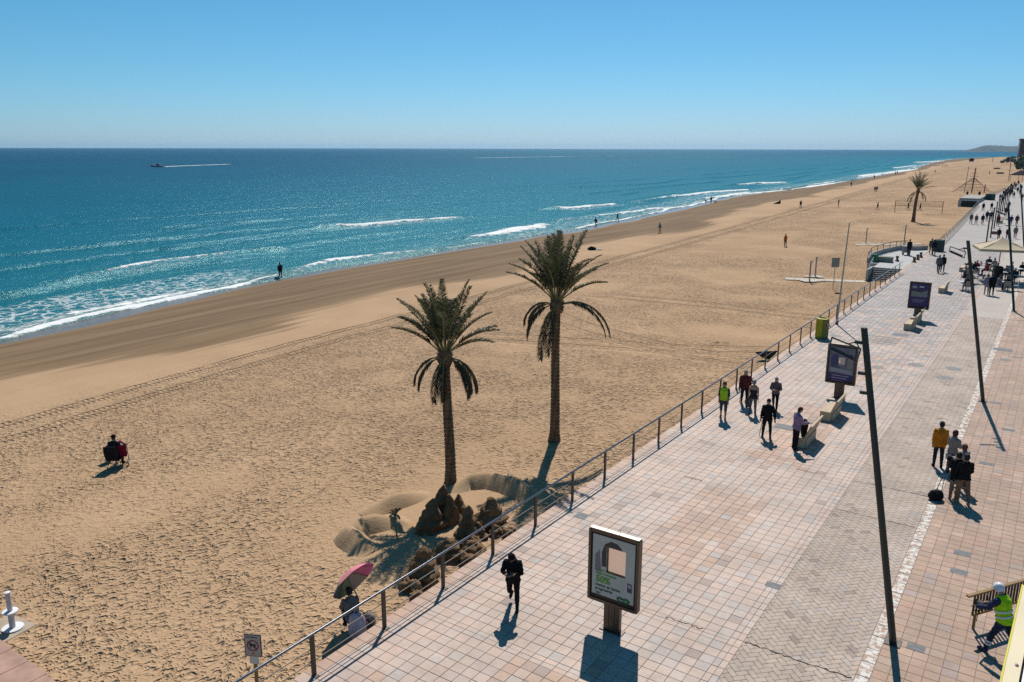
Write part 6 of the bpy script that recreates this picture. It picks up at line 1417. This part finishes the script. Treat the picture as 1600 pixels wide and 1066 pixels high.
TB = [((1505, 452), 'front left cafe table'), ((1519, 441), 'second cafe table from the left'), ((1512, 432), 'cafe table behind the left chairs'), ((1530, 428), 'cafe table left of the parasol planter'), ((1572, 452), 'front right cafe table'), ((1567, 436), 'cafe table right of the planter'), ((1582, 441), 'cafe table at the right end of the terrace'), ((1548, 421), 'rear cafe table behind the planter'), ((1590, 430), 'rearmost cafe table at the frame edge')]
topc = [(.06, .06, .08), (.22, .2, .26), (.18, .03, .03), (.03, .03, .04), (.12, .12, .16), (.05, .05, .05), (.2, .2, .2), (.02, .02, .03)]
seat_plan = {0: [(2.6, 1, 'seated guest in dark top at the front left cafe table'), (0.2, 0, 0)], 1: [(1.8, 0, 0), (4.6, 1, 'guest in dark clothes at the second cafe table'), (3.2, 0, 0)], 2: [(.4, 1, 'guest in black behind the left cafe chairs'), (3.0, 1, 'guest in grey with back turned behind the left chairs'), (1.7, 0, 0)], 3: [(-.5, 1, 'guest in red facing the planter table'), (1.2, 1, 'guest in grey next to the one in red'), (3.9, 1, 'guest in black with back to the camera near the planter')],
             4: [(3.0, 1, 'guest in black at the front right cafe table'), (4.2, 1, 'guest in pale grey at the front right cafe table'), (1.4, 0, 0)], 5: [(.3, 1, 'guest in blue grey right of the planter'), (2.0, 0, 0), (4.5, 0, 0)], 6: [(.2, 1, 'guest in dark shirt at the right end of the terrace'), (3.4, 1, 'guest in black with back turned at the right end table')], 7: [(-.4, 1, 'guest in dark jacket at the rear cafe table'), (2.6, 1, 'guest in grey at the rear cafe table'), (4.4, 0, 0)], 8: [(.5, 1, 'guest in black at the rearmost cafe table'), (-1.2, 1, 'guest in blue at the rearmost cafe table')]}
gi = 0
for ti, (pp, lb) in enumerate(TB):
    c_ = G(*pp); cafe_table(lb, c_)
    for a_, occ, gl in seat_plan[ti]:
        q_ = c_ + Vector((.68 * math.sin(a_), .68 * math.cos(a_), 0)); rz = math.atan2(c_.y - q_.y, c_.x - q_.x) - math.pi / 2
        vx, vy = proj(q_)[0] - proj(c_)[0], proj(q_)[1] - proj(c_)[1]
        where = ('left of' if vx < 0 else 'right of') if abs(vx) > 2.2 * abs(vy) else ('front' if vy > 0 else 'back') + (' left of' if vx < 0 else ' right of')
        cafe_chair('woven chair taken by the ' + gl if occ else 'empty chair ' + where + ' the ' + lb, q_, rz)
        if occ:
            cc = {'red': (.25, .02, .03), 'black': BLACK, 'grey': (.25, .24, .25), 'dark': (.04, .04, .05), 'blue': (.14, .16, .22)}; kk = next((cc[z] for z in ('red', 'black', 'blue', 'grey', 'dark') if z in gl), topc[gi % 8]); gi += 1
            person(gl, q_ + Vector((0, 0, 0)), rz, 1.68, 1.08, kk, [NAVY, (.15, .14, .15), BLACK][gi % 3], (.04, .03, .03), BLACK, 1, False, **cp(SIT, legs=((86, 86), (86, 90))))
person('waiter in lilac grey standing at the front of the terrace', G(1541, 459), .2, 1.70, 1.15, (.22, .20, .28), (.30, .28, .36), (.1, .08, .08), (.3, .3, .3), 1, False, **STAND)
person('person in long black coat beside the lilac clad waiter', G(1549, 460), .1, 1.76, 1.2, (.01, .01, .012), (.01, .01, .012), BLACK, BLACK, 1, False, coat=True, **STAND)
b_ = G(1557.5, 437); t = thing('planter', 'tall black planter box carrying the parasol pole', 'planter', b_, .3); mb = MB(); mb.box((0, 0, .65), (.72, .72, 1.3), bev=.03); mb.build('box', flat('black_enamel', (.012, .012, .012)), t); mb = MB(); mb.box((0, 0, 1.31), (.64, .64, .03)); mb.build('soil', cloth((.05, .04, .03)), t)
t = thing('parasol', 'large cream square parasol over the cafe terrace', 'parasol', (b_.x + .0, b_.y + .1, 0), .25); mb = MB(); mb.tube([(0, 0, 1.3), (0, 0, 4.0)], .045, 10); mb.build('pole', mat('pale_wood_pole', (.30, .27, .22), .6), t)
CREAM = mat('cream_canvas', (.50, .41, .28), .85, .08, 3); apex = Vector((0, 0, 3.95)); hs_ = 2.0; cor = [Vector((hs_ * sx, hs_ * sy, 3.05)) for sx, sy in ((-1, -1), (1, -1), (1, 1), (-1, 1))]
for k_ in range(4):
    a_, c2 = cor[k_], cor[(k_ + 1) % 4]; V = []; F = []; n_ = 6
    for i in range(n_ + 1):
        for j in range(n_ + 1):
            u, v = i / n_, j / n_; p_ = apex.lerp(a_.lerp(c2, v), u); p_.z -= .12 * math.sin(math.pi * u) ; V.append(p_)
    for i in range(n_):
        for j in range(n_): q = i * (n_ + 1) + j; F.append((q, q + n_ + 1, q + n_ + 2, q + 1))
    V += [a_ + Vector((0, 0, -.22)), c2 + Vector((0, 0, -.22))]; F.append((n_ * (n_ + 1), len(V) - 2, len(V) - 1, n_ * (n_ + 1) + n_)); mb = MB(); mb.add(V, F); mb.build('canopy_panel', CREAM, t)
mb = MB()
for q in cor: mb.tube([Vector((0, 0, 3.8)), q + Vector((0, 0, -.03))], .02, 5)
mb.build('ribs', DARKST, t)
finish_people()
# reflective bands of the worker
for s in (-1, 1):
    J, k_ = wb.J, wb.k
    for u in (.42, .60):
        kn, an = J['knee', s], J['ank', s]; a_ = kn.lerp(an, u); d_ = (an - kn).normalized() * .022; mb = MB(); mb.tube([(a_ - d_ + Vector((0, 0, J['drop']))) * k_, (a_ + d_ + Vector((0, 0, J['drop']))) * k_], .078, 12); mb.build('leg_band', REFL, wb.body)
for zz in (.10, .22):
    T_ = wb.J['T']; mb = MB(); rings = []
    for dz_ in (-.02, .02): c = T_((0, .004, zz + dz_)); rings.append(((c + Vector((0, 0, wb.J['drop']))) * wb.k, (T_((.222, .004, zz + dz_)) - c) * wb.k, (T_((0, .178, zz + dz_)) - c) * wb.k))
    loft(mb, rings, 20); mb.build('vest_band', REFL, wb.body)
# ------------------------------------------------------------------ sea air
hz = MB(); hz.box((-4500, 5450, 35), (25000, 19100, 84)); hm = bpy.data.materials.new('sea_air'); hm.use_nodes = True; N, L = nodes(hm); N.remove(N['Principled BSDF'])
pv = N.new('ShaderNodeVolumePrincipled'); pv.inputs['Color'].default_value = (.38, .68, 1, 1); pv.inputs['Density'].default_value = 4e-5; pv.inputs['Anisotropy'].default_value = .3
L.new(pv.outputs[0], N['Material Output'].inputs['Volume'])
tag(hz.build('haze', hm), 'thin sea air', None, None, 'stuff')
S.cycles.volume_bounces = 0
